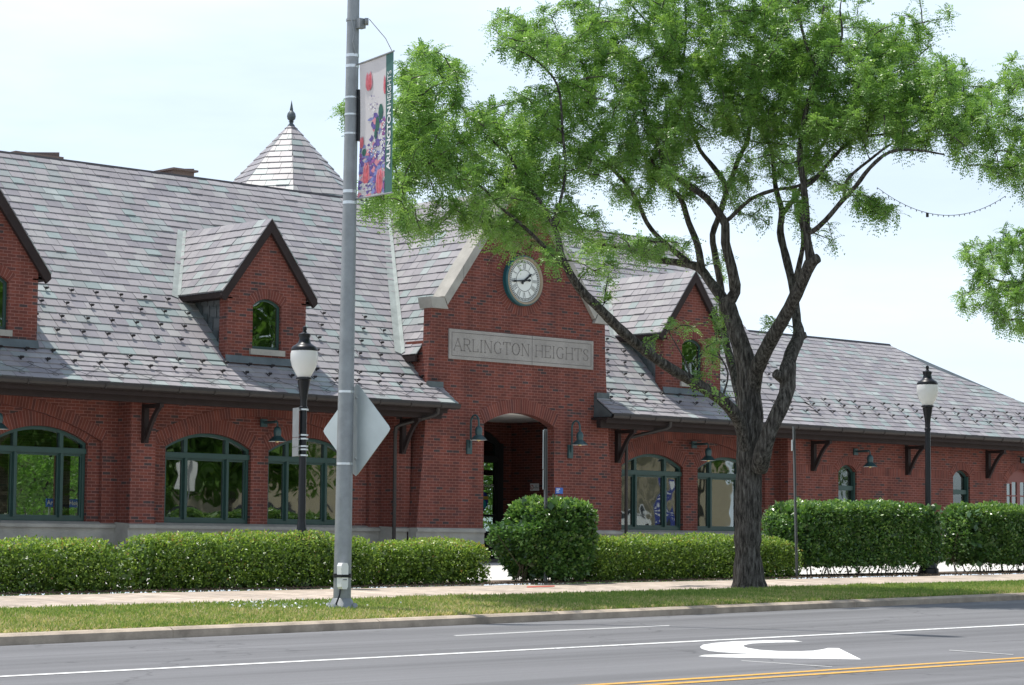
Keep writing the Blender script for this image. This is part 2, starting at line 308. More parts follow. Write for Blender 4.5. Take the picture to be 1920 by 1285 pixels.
# ------------------------------------------------------------------ ground: lines of constant D, height a + b*s
GL = [(-400, -1.30, .012), (0, -1.30, .012), (13.2, -1.219, .0116), (17.2, -1.239, .0136), (22.8, -1.362, .0172)]
GT = [(23.0, -1.227, .0161), (26.0, -1.033, .0119), (28.8, -.937, .0107), (43, -.777, .0085), (60, -.777, .0085), (600, -.777, .0085)]
def gz(s, D):
    T = GL+GT if D > 22.9 else GL
    for (d0, a0, b0), (d1, a1, b1) in zip(T, T[1:]):
        if d0 <= D <= d1:
            k = (D-d0)/(d1-d0); return (a0+(a1-a0)*k)+(b0+(b1-b0)*k)*s
    return T[-1][1]+T[-1][2]*s
def strip(name, m, Ds, s0=-250, s1=350, dz=0, ds=10, top=None):
    mb = MB()
    zf = top or gz
    ss = list(np.arange(s0, s1+.01, ds))
    for d0, d1 in zip(Ds, Ds[1:]):
        for a, b in zip(ss, ss[1:]):
            mb.face([(a, d0, zf(a, d0)+dz), (b, d0, zf(b, d0)+dz), (b, d1, zf(b, d1)+dz), (a, d1, zf(a, d1)+dz)])
    return struct(mb.build(name, m))
strip('road', 'asphalt', [-7, 0, 13.2, 17.2, 22.8])
strip('ground', 'turf', [-300, -60, -7.6], dz=.1)
def kz(s): return -1.227+.0161*s
mb = MB(); ss = np.arange(-100, 200, 3.05)
for a, b in zip(ss, ss[1:]):
    b -= .012
    zt = [(22.80, -.01-.135), (22.80, -.025), (22.86, 0), (23.02, .004), (23.02, -.15)]
    for (d0, h0), (d1, h1) in zip(zt, zt[1:]): mb.face([(a, d0, kz(a)+h0), (b, d0, kz(b)+h0), (b, d1, kz(b)+h1), (a, d1, kz(a)+h1)])
struct(mb.build('kerb', 'kerb'))
strip('verge', 'turf', [23.02, 24.5, 26.0], top=lambda s, D: kz(s)+(gz(s, 26)-kz(s))*(D-23)/3, ds=5)
strip('pavement', 'paver', [26.0, 28.8], dz=.004, ds=5)
strip('planting_bed', 'soil', [28.8, 30.3], dz=.03, ds=5)
strip('forecourt', 'plaza', [30.3, 43, 60, 260], dz=0)
# road markings
def mark(name, m, polys, dz=.004):
    mb = MB()
    for pl in polys:
        for t3 in tessellate_polygon([[Vector((q[0], q[1], 0)) for q in pl]]):
            mb.face([(pl[i][0], pl[i][1], gz(*pl[i])+dz) for i in t3])
    return struct(mb.build(name, m))
def rect(s0, s1, d0, d1, step=5):
    return [[(a, d0), (min(a+step, s1), d0), (min(a+step, s1), d1), (a, d1)] for a in np.arange(s0, s1, step)]
mark('lane_line', 'paintw', rect(-80, 160, 17.13, 17.27))
mark('centre_line', 'painty', rect(-80, 160, 13.14, 13.26)+rect(-80, 160, 12.86, 12.98))
def onroad(x, y):
    r = ray(x, y); D = 15
    for _ in range(30): t = D/r.y; z = gz(r.x*t, D); D += ((z/r.z)*r.y-D)*.5
    return (r.x*D/r.y, D)
arrow = [(700,503),(720,498),(850,494.5),(900,493.5),(850,491),(790,488),(740,483),(712,475),(705,468),(715,460),(760,453),(830,447),(950,443.5),(1050,443),(1090,448),(1060,450),(960,452),(900,455),(870,461),(868,466),(885,472),(930,479),(1000,483.5),(1080,484),(1130,482),(1165,477),(1185,472),(1225,472.5),(1310,515),(1260,514),(1180,512.5),(1090,511.5),(1000,511),(900,509),(800,507)]
mark('turn_arrow', 'paintw', [[onroad(960+x/2, 980+y/2) for x, y in arrow]])
mat('paintold', (.42, .42, .41), .7, nscale=30, namt=.3)
mark('old_marking', 'paintold', [[onroad(*q) for q in ((850, 1192), (1050, 1182), (1255, 1173), (1255, 1174.6), (1050, 1184), (850, 1193.6))], [onroad(*q) for q in ((128, 1226), (170, 1225), (170, 1226.5), (128, 1227.5))], [onroad(*q) for q in ((1780, 1219.5), (1900, 1228), (1900, 1229), (1780, 1220.6))], [onroad(*q) for q in ((1390, 1239), (1560, 1251), (1560, 1252), (1390, 1240))]])
mb = MB()
for (x0, x1, y) in ((988, 1040, 1096),):
    P = [atD(x0, y, 27.9), atD(x1, y, 28), atD(x1, y-1.2, 28.3), atD(x0, y-1.2, 28.3)]
    mb.face([(p.x, p.y, gz(p.x, p.y)+.008) for p in P])
struct(mb.build('spray_mark', 'red'))
# ------------------------------------------------------------------ the station
ST = empty('train_station', 'long red brick railway station with slate roof, dormers and clock gable', 'train station')
SL = .7; ZG, DG = 3.28, 42.05                # top of gutter
def main_z(D): return 3.97+(D-43.05)
BRKZ, BRKD = 3.97, 43.05
RID = 47.95; RZ = main_z(RID)
PC = 39.82                                     # centre of the clock gable
def walls():
    f = MB(); so = MB(); st = MB(); wnd = []
    def AP(*a, **k): q = MB(); arch_ring(q, *a, **k); child(q.build('brick_arch', 'brick_soldier'), ST)
    wins = [(w, .42) for w in (21.2, 24.05, 26.95, 31.25, 34.05, 45.42, 48.3)]
    hw, zs, rise = 1.16, 2.08, .33
    # recessed panel walls (D 43.6) with arched window openings, one per bay
    bays = [(14, 28.79, (21.2, 24.05, 26.95)), (29.42, 36.15, (31.25, 34.05)), (43.45, 50.12, (45.42, 48.3))]
    for b0, b1, ws in bays:
        holes = []
        for c in ws:
            pts, _ = arc(c-hw, c+hw, zs, rise); holes.append([(c-hw, .40)]+pts+[(c+hw, .40)])
        f.prism([(b0, .38), (b1, .38), (b1, 3.4), (b0, 3.4)], 1, 43.60, 43.85, holes)
        for c in ws: AP(c-hw, c+hw, zs, rise, .33, 43.592, 43.65)
        # the big flat arch spanning the bay, 10 cm proud
        c0 = (ws[0]+ws[-1])/2 if len(ws) == 2 else 26.95
        a0, a1 = (b0+.38, b1-.38) if len(ws) == 2 else (b1-.38-5.9, b1-.38)
        pts, _ = arc(a0, a1, 2.12, .72)
        up = [(b0 if len(ws) == 2 else a0-.38, 3.4), (b0 if len(ws) == 2 else a0-.38, .38), (a0, .38)]+pts+[(a1, .38), (b1, .38), (b1, 3.4)]
        f.prism(up, 1, 43.50, 43.598)
        AP(a0, a1, 2.12, .72, .24, 43.492, 43.51, n=24)
    # piers
    for a, b in ((28.79, 29.42), (36.12, 36.60), (43.15, 43.62)): f.prism([(a, .38), (b, .38), (b, 3.4), (a, 3.4)], 1, 43.0, 43.499)
    # wing wall with small windows and a door
    wh = []
    for (a, b, z0, zs_, r_) in ((52.25, 53.05, .75, 2.12, .2), (57.50, 58.32, .75, 2.12, .2), (60.15, 61.75, -.1, 2.0, .42), (64.0, 64.8, .75, 2.12, .2)):
        pts, _ = arc(a, b, zs_, r_, 8); wh.append([(a, z0)]+pts+[(b, z0)]); AP(a, b, zs_, r_, .22, 42.991, 43.03, n=8)
    f.prism([(50.12, -.10), (66.5, -.10), (66.5, 3.4), (50.12, 3.4)], 1, 43.0, 43.3, wh)
    f.box((50.12, 43.31, -.4), (50.42, 43.6, 3.4))
    # soldier course on the wing
    xs = [50.12, 52.0, 53.3, 57.25, 58.57, 59.85, 62.05, 66.5]
    for a, b in ((50.12, 52.03), (53.27, 57.28), (58.54, 59.93), (61.97, 63.78)):
        so = MB(); so.face([(a, 42.994, 2.04), (b, 42.994, 2.04), (b, 42.994, 2.27), (a, 42.994, 2.27)], uv=[(a, .1), (b, .1), (b, .9), (a, .9)]); child(so.build('soldier_course', 'brick_soldier'), ST)
    so = MB()
    # clock pavilion: battered sides
    SD = [(.38, 3.27), (2.5, 3.06), (4.8, 2.92), (5.6, 2.90)]
    apex = 5.68+1.33*(2.90-.43)
    pts, _ = arc(38.64, 40.98, 2.90, .30, 14)
    left = [(PC-h, z) for z, h in SD]; right = [(PC+h, z) for z, h in reversed(SD)]
    gab = [(PC-2.47, 5.62), (PC, 5.62+1.33*2.47), (PC+2.47, 5.62)]
    hole = pts
    clock = [(PC+.60*math.cos(k*math.pi/12), 6.43+.60*math.sin(k*math.pi/12)) for k in range(24)]
    front = [(38.64, .38)]+left+gab+right+[(40.98, .38)]+list(reversed(pts))
    f.prism(front, 1, 42.7, 42.95)
    AP(38.64, 40.98, 2.90, .30, .33, 42.691, 42.72, n=16)
    # round soldier ring about the clock
    for k in range(32):
        a, b = 2*math.pi*k/32, 2*math.pi*(k+1)/32; r0, r1 = .62, .86
        so.face([(PC+r0*math.cos(a), 42.692, 6.43+r0*math.sin(a)), (PC+r0*math.cos(b), 42.692, 6.43+r0*math.sin(b)), (PC+r1*math.cos(b), 42.692, 6.43+r1*math.sin(b)), (PC+r1*math.cos(a), 42.692, 6.43+r1*math.sin(a))],
                uv=[(a*.74, .1), (b*.74, .1), (b*.74, .9), (a*.74, .9)])
    # pavilion sides going back
    for sg in (-1, 1):
        for (z0, h0), (z1, h1) in list(zip(SD, SD[1:]))[:2]:
            f.face([(PC+sg*h0, 42.95, z0), (PC+sg*h0, 43.6, z0), (PC+sg*h1, 43.6, z1), (PC+sg*h1, 42.95, z1)])
    # vestibule: jambs, side walls, rear wall with the door opening
    f.box((36.98, 42.951, -.6), (37.1, 46.0, 3.16)); f.box((42.58, 42.951, -.6), (42.68, 46.0, 3.16))
    f.box((42.30, 46.001, -.6), (42.9, 46.3, 3.3)); f.box((36.9, 46.001, -.6), (40.45, 46.3, 3.3))
    ring, _ = arc(40.45, 42.30, 2.6, .4, 8)
    f.prism([(40.45, 3.3)]+ring+[(42.30, 3.3)], 1, 46.001, 46.3)
    # gable end of the main roof above the wing, ends and back of the building
    f.prism([(43.05, -.4), (53, -.4), (53, 3.9), (RID, RZ-.12), (43.05, 3.85)], 0, 50.45, 50.7)
    f.prism([(13.9, -.8), (50.7, -.8), (50.7, 3.3), (13.9, 3.3)], 1, 52.6, 52.9, [[(29.2, .2), (31.3, .2), (31.3, 2.3), (29.2, 2.3)], [(31.6, .2), (33.1, .2), (33.1, 2.3), (31.6, 2.3)], [(33.4, .2), (34.9, .2), (34.9, 2.3), (33.4, 2.3)], [(47.0, .2), (48.7, .2), (48.7, 2.05), (47.0, 2.05)], [(47.0, 2.2), (48.7, 2.2), (48.7, 2.55), (47.0, 2.55)]])
    f.box((13.8, 43.86, -.8), (14, 52.6, 3.3)); f.box((66.2, 43.31, -.4), (66.5, 49.5, 3.3)); f.box((50.71, 49.2, -.4), (66.2, 49.5, 3.3))
    child(f.build('wall', 'brick'), ST); child(so.build('clock_surround', 'brick_soldier'), ST)
    # stone base
    for a, b, d in ((14, 28.785, 43.47), (28.75, 29.46, 42.96), (29.465, 36.08, 43.47), (36.085, 36.5, 42.95), (43.12, 43.66, 42.95), (43.665, 50.1, 43.47)):
        st = MB(); st.box((a, d+.03, -1.0), (b, 43.86, .29)); st.prism([(d-.03, .29), (43.59, .29), (43.59, .42), (d+.02, .385), (d-.03, .36)], 0, a, b); child(st.build('stone_base', 'stone'), ST)
    for a, b in ((36.52, 38.66), (40.96, 43.11)):
        st = MB(); st.box((a, 42.67, -1.0), (b, 42.96, .29)); st.prism([(42.62, .29), (42.97, .29), (42.97, .385), (42.66, .385), (42.62, .35)], 0, a, b); child(st.build('stone_base', 'stone'), ST)
    st = MB(); st.box((50.10, 42.94, -.6), (66.55, 43.3, -.10))
    child(st.build('stone_base', 'stone'), ST)
    cl = MB(); cl.box((36.98, 42.96, 3.17), (42.68, 46.3, 3.3)); child(cl.build('porch_ceiling', 'ceiling'), ST)
    fl = MB(); fl.box((14.1, 43.9, -.45), (50.4, 52.5, -.35)); fl.box((14.1, 43.9, 3.1), (36.9, 52.5, 3.2)); fl.box((42.95, 43.9, 3.1), (50.4, 52.5, 3.2)); fl.box((36.95, 46.4, 3.1), (42.94, 52.5, 3.2)); fl.box((42.7, 43.9, -.3), (42.8, 46.0, 3.05)); fl.box((42.81, 45.9, -.3), (46.2, 46.0, 3.05))
    fl.box((35.5, 43.9, -.3), (35.6, 52.5, 3.05)); child(fl.build('interior', 'inside'), ST)
    # windows
    for c in (21.2, 24.05, 26.95, 31.25, 34.05, 45.42, 48.3): big_window(c, hw-.005, zs, rise-.005)
    for a, b in ((52.25, 53.05), (57.50, 58.32), (64.0, 64.8)): small_window(a, b, .75, 2.12, .2, 43.12)
    red_door()
    porch_door()
def big_window(c, hw, zs, rise, D=43.72):
    fr = MB(); pn = MB()
    pts, (cc, zc, Rr, a) = arc(c-hw, c+hw, zs, rise, 14)
    R2 = Rr-.07; inn = []
    for i in range(15):
        s_ = c-hw+.07+(2*hw-.14)*i/14; inn.append((s_, zc+math.sqrt(R2*R2-(s_-cc)**2)))
    zt = [1.84, 1.97]
    mull = [c-.56, c+.56]
    # outer frame as polygon with the four-way openings
    holes = []
    def topz(s_): return zc+math.sqrt(R2*R2-(s_-cc)**2)
    cols = [(c-hw+.07, mull[0]-.045), (mull[0]+.045, mull[1]-.045), (mull[1]+.045, c+hw-.07)]
    for a0, a1 in cols:
        holes.append([(a0, .50), (a1, .50), (a1, zt[0]), (a0, zt[0])])
        holes.append([(a0, zt[1]), (a1, zt[1])]+[(a1+(a0-a1)*k/5, topz(a1+(a0-a1)*k/5)) for k in range(6)])
    fr.prism([(c-hw, .42)]+pts+[(c+hw, .42)], 1, D-.03, D+.08, holes)
    for a0, a1 in cols:   # inner sash
        fr.prism([(a0, .50), (a1, .50), (a1, zt[0]), (a0, zt[0])], 1, D+.0, D+.06, [[(a0+.035, .545), (a1-.035, .545), (a1-.035, zt[0]-.04), (a0+.035, zt[0]-.04)]])
    fr.box((c-hw, D-.07, 1.85), (c+hw, D-.031, 1.96))
    for q in mull: fr.box((q-.03, D-.06, .5), (q+.03, D-.031, 1.849))
    o = child(fr.build('window', 'green'), ST)
    pn.prism([(c-hw+.02, .45)]+[(x, z-.02) for x, z in pts[1:-1]]+[(c+hw-.02, .45)], 1, D+.030, D+.036)
    child(pn.build('pane', 'pane_clear' if c < 28 else 'pane'), o)
def small_window(a, b, z0, zs, rise, D, bl=True):
    fr = MB(); pts, (cc, zc, Rr, an) = arc(a+.002, b-.002, zs, rise-.002, 8); R2 = Rr-.05
    def tz(s_): return zc+math.sqrt(R2*R2-(s_-cc)**2)
    a0, a1 = a+.055, b-.055
    fr.prism([(a+.002, z0)]+pts+[(b-.002, z0)], 1, D, D+.1, [[(a0, z0+.06), (a1, z0+.06), (a1, 1.60), (a0, 1.60)], [(a0, 1.74), (a1, 1.74)]+[(a1+(a0-a1)*k/5, tz(a1+(a0-a1)*k/5)) for k in range(6)]])
    fr.box((a+.003, D-.04, 1.61), (b-.003, D-.001, 1.73)); fr.box((b-.06, D-.07, z0), (b-.003, D-.001, zs))
    o = child(fr.build('window', 'green'), ST)
    pn = MB(); pn.box((a0, D+.04, z0+.03), (a1, D+.045, zs+rise-.06)); child(pn.build('pane', 'pane_dim'), o)
    bd = MB(); bd.box((a0-.02, D+.101, z0), (a1+.02, D+.11, zs+rise)); child(bd.build('blind', 'blind'), o)
def red_door():
    a, b, D = 60.15, 61.75, 43.14; fr = MB(); pts, (cc, zc, Rr, an) = arc(a+.003, b-.003, 2.0, .417, 10); holes = []
    for c0 in (a+.14, (a+b)/2+.06):
        w_ = (b-a)/2-.2
        for i in range(2):
            for j in range(3):
                x0, x1 = c0+i*(w_/2)+.02, c0+(i+1)*w_/2-.02; z0 = .75+j*.44; z1 = z0+.40
                if j == 2: z1 = min(z1, zc+math.sqrt((Rr-.14)**2-max((x0-cc)**2, (x1-cc)**2)))
                holes.append([(x0, z0), (x1, z0), (x1, z1), (x0, z1)])
    fr.prism([(a+.003, -.09)]+pts+[(b-.003, -.09)], 1, D, D+.07, holes)
    o = child(fr.build('door', 'reddoor'), ST); pn = MB(); pn.box((a+.1, D+.03, .7), (b-.1, D+.035, 2.1)); child(pn.build('pane', 'pane'), o)
    h = MB(); h.tube([((a+b)/2-.07, D-.05, .35), ((a+b)/2-.07, D-.05, .6)], .015, 6); child(h.build('handle', 'black'), o)
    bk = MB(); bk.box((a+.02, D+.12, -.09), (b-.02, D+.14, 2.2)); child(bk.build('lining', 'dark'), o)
def porch_door():
    D = 46.06; fr = MB()
    ring, _ = arc(40.46, 42.29, 2.6, .39, 8)
    fr.prism([(40.46, -.55)]+ring+[(42.29, -.55)], 1, D, D+.1,
             [[(40.6, .35), (41.2, .35), (41.2, 2.12), (40.6, 2.12)], [(41.45, .35), (42.10, .35), (42.10, 2.12), (41.45, 2.12)], [(40.62, 2.3), (42.12, 2.3), (42.10, 2.60), (41.4, 2.83), (40.65, 2.60)]])
    fr.box((42.12, D-.1, -.55), (42.29, D-.001, 2.62)); fr.box((40.46, D-.08, 2.14), (42.11, D-.002, 2.28))
    o = child(fr.build('door', 'dark'), ST); o['label'] = 'dark framed glazed entrance door under the arch'
    p = MB(); p.box((40.5, D+.04, .3), (42.2, D+.046, 2.8)); child(p.build('pane', 'pane_clear'), o)
    h = MB(); h.tube([(41.5, D-.07, .45), (41.5, D-.07, .95)], .015, 6); child(h.build('handle', 'strap'), o)
    b = MB(); b.box((41.45, D-.004, .72), (42.10, D-.001, .78)); child(b.build('glazing_bar', 'dark'), o)
    s = MB(); c = (41.72, 1.12); pl = [(c[0]-.17, c[1]+.12), (c[0]-.1, c[1]+.2), (c[0], c[1]+.25), (c[0]+.1, c[1]+.2), (c[0]+.17, c[1]+.12), (c[0]+.14, c[1]-.1), (c[0], c[1]-.25), (c[0]-.14, c[1]-.1)]
    s.prism(pl, 1, D+.030, D+.032); s.mi = 1; s.box((c[0]-.165, D+.027, c[1]+.04), (c[0]+.165, D+.0295, c[1]+.13)); s.mi = 2
    s.prism([(c[0]+.09*math.cos(k*.5236), c[1]-.07+.1*math.sin(k*.5236)) for k in range(12)], 1, D+.027, D+.0292)
    child(s.build('emblem_sticker', ['navy', 'gold', 'teal']), o)
    nt_ = text_mesh('door_notice', 'NO SMOKING', .10, 'white', o, (41.74, D+.02, 1.52), FR); nt_.parent = o
walls()
# slates as real wedges
def slates(mb, org, ud, vd, regions, expo, wid, vmax, thick=.021, v0=0, seed=1):
    rd = random.Random(seed); org, ud, vd = Vector(org), Vector(ud), Vector(vd); nn = ud.cross(vd).normalized()
    if nn.z < 0: nn = -nn
    rows = int(math.ceil((vmax-v0)/expo))
    for j in range(rows):
        va, vb = v0+j*expo, min(v0+(j+1)*expo+.03, vmax)
        for (a0, b0, a1, b1) in regions(va, vb):
            lo, hi = min(a0, a1), max(b0, b1); u = lo-rd.random()*wid-(wid*.5 if j % 2 else 0)
            while u < hi:
                w_ = wid*rd.uniform(.80, 1.20); x0, x1 = u+.004, u+w_-.004
                B0, B1 = max(x0, a0), min(x1, b0); T0, T1 = max(x0, a1), min(x1, b1)
                if T1 < T0: T0 = T1 = min(max(x0, a1), b1)
                if B1 > B0+.01 or T1 > T0+.01:
                    if B1 < B0: B0 = B1 = (B0+B1)/2
                    t0 = thick+rd.uniform(0, .009)+(rd.random() < .04)*.012; t1 = rd.uniform(0, .004); vl = va+rd.uniform(-.008, .004)
                    t0b = t0+rd.uniform(-.004, .004)
                    A = org+ud*B0+vd*vl+nn*t0; Bq = org+ud*B1+vd*vl+nn*t0b; Cq = org+ud*T1+vd*vb+nn*t1; Dq = org+ud*T0+vd*vb+nn*t1
                    r_ = rd.uniform(.02, 1)
                    mb.face([A, Bq, Cq, Dq], r=r_)
                    A2, B2 = A-nn*(t0+.004), Bq-nn*(t0b+.004)
                    mb.face([A2, B2, Bq, A], r=r_); mb.face([A, Dq, Dq-nn*.01, A2], r=r_); mb.face([Bq, B2, Cq-nn*.01, Cq], r=r_)
                u += w_
def roofs():
    W0 = 14.0
    # ---- main roof
    a = MB(); vf = Vector((0, BRKD-DG, BRKZ-ZG)); lf = vf.length; vf.normalize()
    slates(a, (0, DG, ZG), (1, 0, 0), vf, lambda p, q: [(W0, 37.24, W0, 37.24), (42.36, 50.9, 42.36, 50.9)], lf/6, .36, lf, seed=1)
    vm = Vector((0, 1, 1)).normalized(); lm = (RID-BRKD)*math.sqrt(2)
    slates(a, (0, BRKD, BRKZ+.012), (1, 0, 0), vm, lambda p, q: [(W0, 50.9, W0, 50.9)], lm/29, .35, lm, seed=2)
    o1 = child(a.build('main_roof', 'slate'), ST)
    d = MB()   # roof deck beneath and back slope
    for s0, s1 in ((W0, 37.2), (42.4, 50.86)): d.prism([(DG, ZG-.004), (BRKD, BRKZ-.004), (BRKD, BRKZ-.08), (DG, ZG-.04)], 0, s0, s1)
    d.prism([(BRKD+.001, BRKZ-.004), (RID, RZ-.01), (RID, RZ-.09), (BRKD+.001, BRKZ-.08)], 0, W0, 50.86)
    d.prism([(RID+.001, RZ-.01), (53.9, 3.0), (53.9, 2.9), (RID+.001, RZ-.09)], 0, W0, 50.9)
    child(d.build('roof_deck', 'flash'), ST)
    rg = MB(); rg.prism([(RID-.07, RZ-.045), (RID, RZ+.03), (RID+.07, RZ-.045), (RID+.06, RZ-.07), (RID, RZ+.0), (RID-.06, RZ-.07)], 0, W0, 50.95)
    child(rg.build('ridge_cap', 'guard'), ST)
    # ---- wing roof
    b = MB(); vw = Vector((0, 1, .75)).normalized(); hip = [(DG, 66.3), (43.69, 62.06), (45.04, 59.14), (45.94, 58.26)]
    def hs(D):
        for (d0, s0), (d1, s1) in zip(hip, hip[1:]):
            if D <= d1+1e-6: return s0+(s1-s0)*(D-d0)/(d1-d0)
        return hip[-1][1]
    lw = (45.94-DG)/vw.y
    def rw(p, q): return [(50.905 if DG+p*vw.y < BRKD else 50.86, hs(DG+p*vw.y), 50.86, hs(DG+q*vw.y))]
    slates(b, (0, DG, ZG), (1, 0, 0), vw, rw, lw/24, .30, lw, seed=3, thick=.014)
    child(b.build('wing_roof', 'slate'), ST)
    zw = lambda D: ZG+(D-DG)*.75
    e = MB(); top = zw(45.94)
    P = [(50.91, DG), (66.3, DG), (62.06, 43.69), (59.14, 45.04), (58.26, 45.94), (50.91, 45.94)]
    e.face([(x, y, zw(y)-.006) for x, y in P]); e.face([(50.8, 45.95, top-.006), (58.26, 45.95, top-.006), (62, 50, 3.2), (50.8, 50, 3.2)])
    e.face([(66.3, DG, ZG-.006), (66.3, 50, 3.2), (62, 50, 3.2), (58.26, 45.95, top-.006), (59.14, 45.04, zw(45.04)-.006), (62.06, 43.69, zw(43.69)-.006)])
    child(e.build('wing_roof_deck', 'flash'), ST)
    r2 = MB(); r2.prism([(45.88, top-.03), (45.94, top+.035), (46.0, top-.03)], 0, 50.86, 58.3)
    child(r2.build('ridge_cap', 'guard'), ST)
    # ---- cross gable roof of the clock pavilion
    c = MB(); m_ = 1.38; ez, es = 4.47, 3.09; cz = ez+m_*es
    for sg in (-1, 1):
        vd = Vector((-sg*1, 0, m_)).normalized(); ln = es/abs(vd.x)
        def rc(p, q, sg=sg):
            def lim(v): z = ez+v*vd.z; return z-3.97+43.05+.02
            return [(42.98, lim(p), 42.98, lim(q))]
        slates(c, (PC+sg*es, 0, ez), (0, 1, 0), vd, rc, ln/22, .33, ln, seed=5+sg)
    child(c.build('gable_roof', 'slate'), ST)
    g = MB()
    for sg in (-1, 1):
        g.face([(PC+sg*es, 42.97, ez-.02), (PC, 42.97, cz-.02), (PC, RID, cz-.02), (PC+sg*es, 43.5, ez-.02)])
        # dark fascia under the cross gable eave and its underside
        g.box((PC+sg*es-.03, 42.99, ez-.17), (PC+sg*es+.03, 43.52, ez-.03))
        g.face([(PC+sg*es, 42.99, ez-.17), (PC+sg*(es-.35), 42.99, ez-.17), (PC+sg*(es-.35), 43.5, ez-.17), (PC+sg*es, 43.5, ez-.17)])
    child(g.build('gable_eave', 'fascia'), ST)
    v = MB()   # open valleys
    for sg in (-1, 1):
        p0 = Vector((PC+sg*es, 43.53, 4.47)); p1 = Vector((PC+.02*sg, RID-.1, cz)); dl = (p1-p0)
        nA = Vector((0, -.707, .707)); nB = Vector((sg*m_, 0, 1)).normalized()
        for n_, w_ in ((nA, -.2*sg), (nB, .13*sg)):
            q = dl.normalized().cross(n_).normalized()*w_
            if (q.x*sg < 0 and n_ is nA) or (n_ is nB and q.y > 0): q = -q
            k = n_*.035; v.face([p0+k, p1+k, p1+q+k, p0+q+k])
    child(v.build('valley_flashing', 'valley'), ST)
    # ---- parapet coping with kneelers
    k = MB(); sl_ = 1.33; D0, D1 = 42.60, 43.06
    zb = 5.56; th = .30
    for sg in (-1, 1):
        poly = [(PC+sg*2.55, zb+.27), (PC+sg*2.46, zb+.02), (PC, zb+sl_*2.46+.02), (PC, zb+sl_*2.46+.02+th*1.66), (PC+sg*2.75, zb+.03+sl_*(-.29)+th*1.66+.1)]
        poly = [(PC+sg*2.46, zb+.10), (PC, zb+.10+sl_*2.46), (PC, zb+.10+sl_*2.46+.33), (PC+sg*2.56, zb+.10+sl_*(-.10)+.33)]
        k.prism(poly, 1, D0, D1)
        k.prism([(PC+sg*2.44, zb), (PC+sg*2.58, zb+.26), (PC+sg*3.0, zb+.26), (PC+sg*2.99, zb+.19), (PC+sg*2.93, zb)], 1, D0-.004, D1+.004)
    child(k.build('gable_coping', 'stone'), ST)
    for sg in (-1, 1):
        for f_ in (.2, .5, .8):
            j = MB(); x = PC+sg*2.46*f_; z = zb+.10+sl_*2.46*(1-f_); j.prism([(x-.004, z+.01), (x+.004, z+.01), (x+.004-sg*.0, z+.32), (x-.004, z+.32)], 1, D0-.002, D1+.001); child(j.build('coping_joint', 'groove'), ST)
    # small skirt roofs wrapping onto the pavilion front
    for s0, sg in ((37.25, -1), (42.35, 1)):
        sk_ = MB()
        x0, x1 = (s0-.45, s0+.0) if sg < 0 else (s0, s0+.45)
        sk_.box((min(x0, x1), 42.60, 3.60), (max(x0, x1), 42.699, 3.82))
        xe = s0; sk_.box((xe-.02, 42.06, 3.20), (xe+.02, 42.69, 3.27))
        sk_.prism([(42.06, 3.2), (42.69, 3.2), (42.69, 3.68), (42.06, 3.26)], 0, xe-.012, xe+.012)
        child(sk_.build('wall_flashing', 'flash'), ST)
    # ---- eaves: gutter, fascia beam, soffit
    gt = MB(); fb = MB()
    for s0, s1 in ((W0, 37.26), (42.34, 66.4)):
        gt.prism([(41.98, 3.275), (41.975, 3.22), (42.0, 3.17), (42.06, 3.15), (42.14, 3.16), (42.15, 3.19), (42.07, 3.175), (42.02, 3.19), (41.995, 3.225), (41.995, 3.275)], 0, s0, s1)
        x = s0+.6
        while x < s1: gt.prism([(41.965, 3.26), (41.965, 3.2), (42.0, 3.15), (42.15, 3.14), (42.15, 3.15), (42.01, 3.16), (41.975, 3.21), (41.975, 3.26)], 0, x-.02, x+.02); x += .92
    for s0, s1 in ((W0, 37.0), (42.25, 66.3)):
        fb.box((s0, 42.36, 2.93), (s1, 42.5, 3.13)); fb.box((s0, 42.12, 3.131), (s1, 43.0, 3.18)); fb.box((s0, 42.16, 3.05), (s1, 42.2, 3.13))
    fb.box((W0, 43.001, 3.131), (36.9, 43.6, 3.18)); fb.box((43.2, 43.001, 3.131), (50.1, 43.6, 3.18))
    child(gt.build('gutter', 'gutter'), ST); child(fb.build('eave_beam', 'fascia'), ST)
    # ---- brackets
    for s_ in (29.10, 36.30, 43.45, 51.12, 55.30, 59.15, 63.1):
        q = MB(); q.box((s_-.06, 42.88, 2.10), (s_+.06, 42.99, 2.925)); q.box((s_-.05, 42.33, 2.84), (s_+.05, 42.88, 2.925))
        cv = [(42.36, 2.84), (42.5, 2.72), (42.63, 2.55), (42.73, 2.38), (42.88, 2.12)]; cu = [(42.88, 2.30), (42.79, 2.47), (42.69, 2.63), (42.58, 2.76), (42.50, 2.84)]
        q.prism(cv+cu, 0, s_-.035, s_+.035); child(q.build('eave_bracket', 'fascia'), ST)
    # ---- downspouts
    for s_, dx in ((36.02, .60), (43.70, .75)):
        q = MB(); q.tube([(s_+dx, 42.06, 3.16), (s_+dx, 42.08, 3.03), (s_+dx-.05, 42.14, 2.98), (s_+.06, 42.80, 2.76), (s_, 42.86, 2.70), (s_, 42.88, 2.55), (s_, 42.88, -.6)], .045, 8)
        for z in (2.6, .9): q.tube([(s_, 42.88, z-.025), (s_, 42.88, z+.025)], .055, 8)
        child(q.build('downspout', 'gutter', smooth=True), ST)
    # ---- dormers
    for c0 in (18.33, 25.33, 32.34, 46.28): dormer(c0)
    # ---- heat cable on the flare
    hc = MB()
    for s0, s1 in ((W0, 37.0), (42.6, 45.0)):
        pts = []; x = s0; ph = 0
        while x < s1:
            u = (math.sin(ph)+1)/2; D = 42.12+.42*u; pts.append((x+.16*math.sin(ph*2), D, ZG+(D-DG)*(BRKZ-ZG)/(BRKD-DG)+.035)); x += .055; ph += .44
        hc.tube(pts, .004, 4)
    child(hc.build('heating_cable', 'guard'), ST)
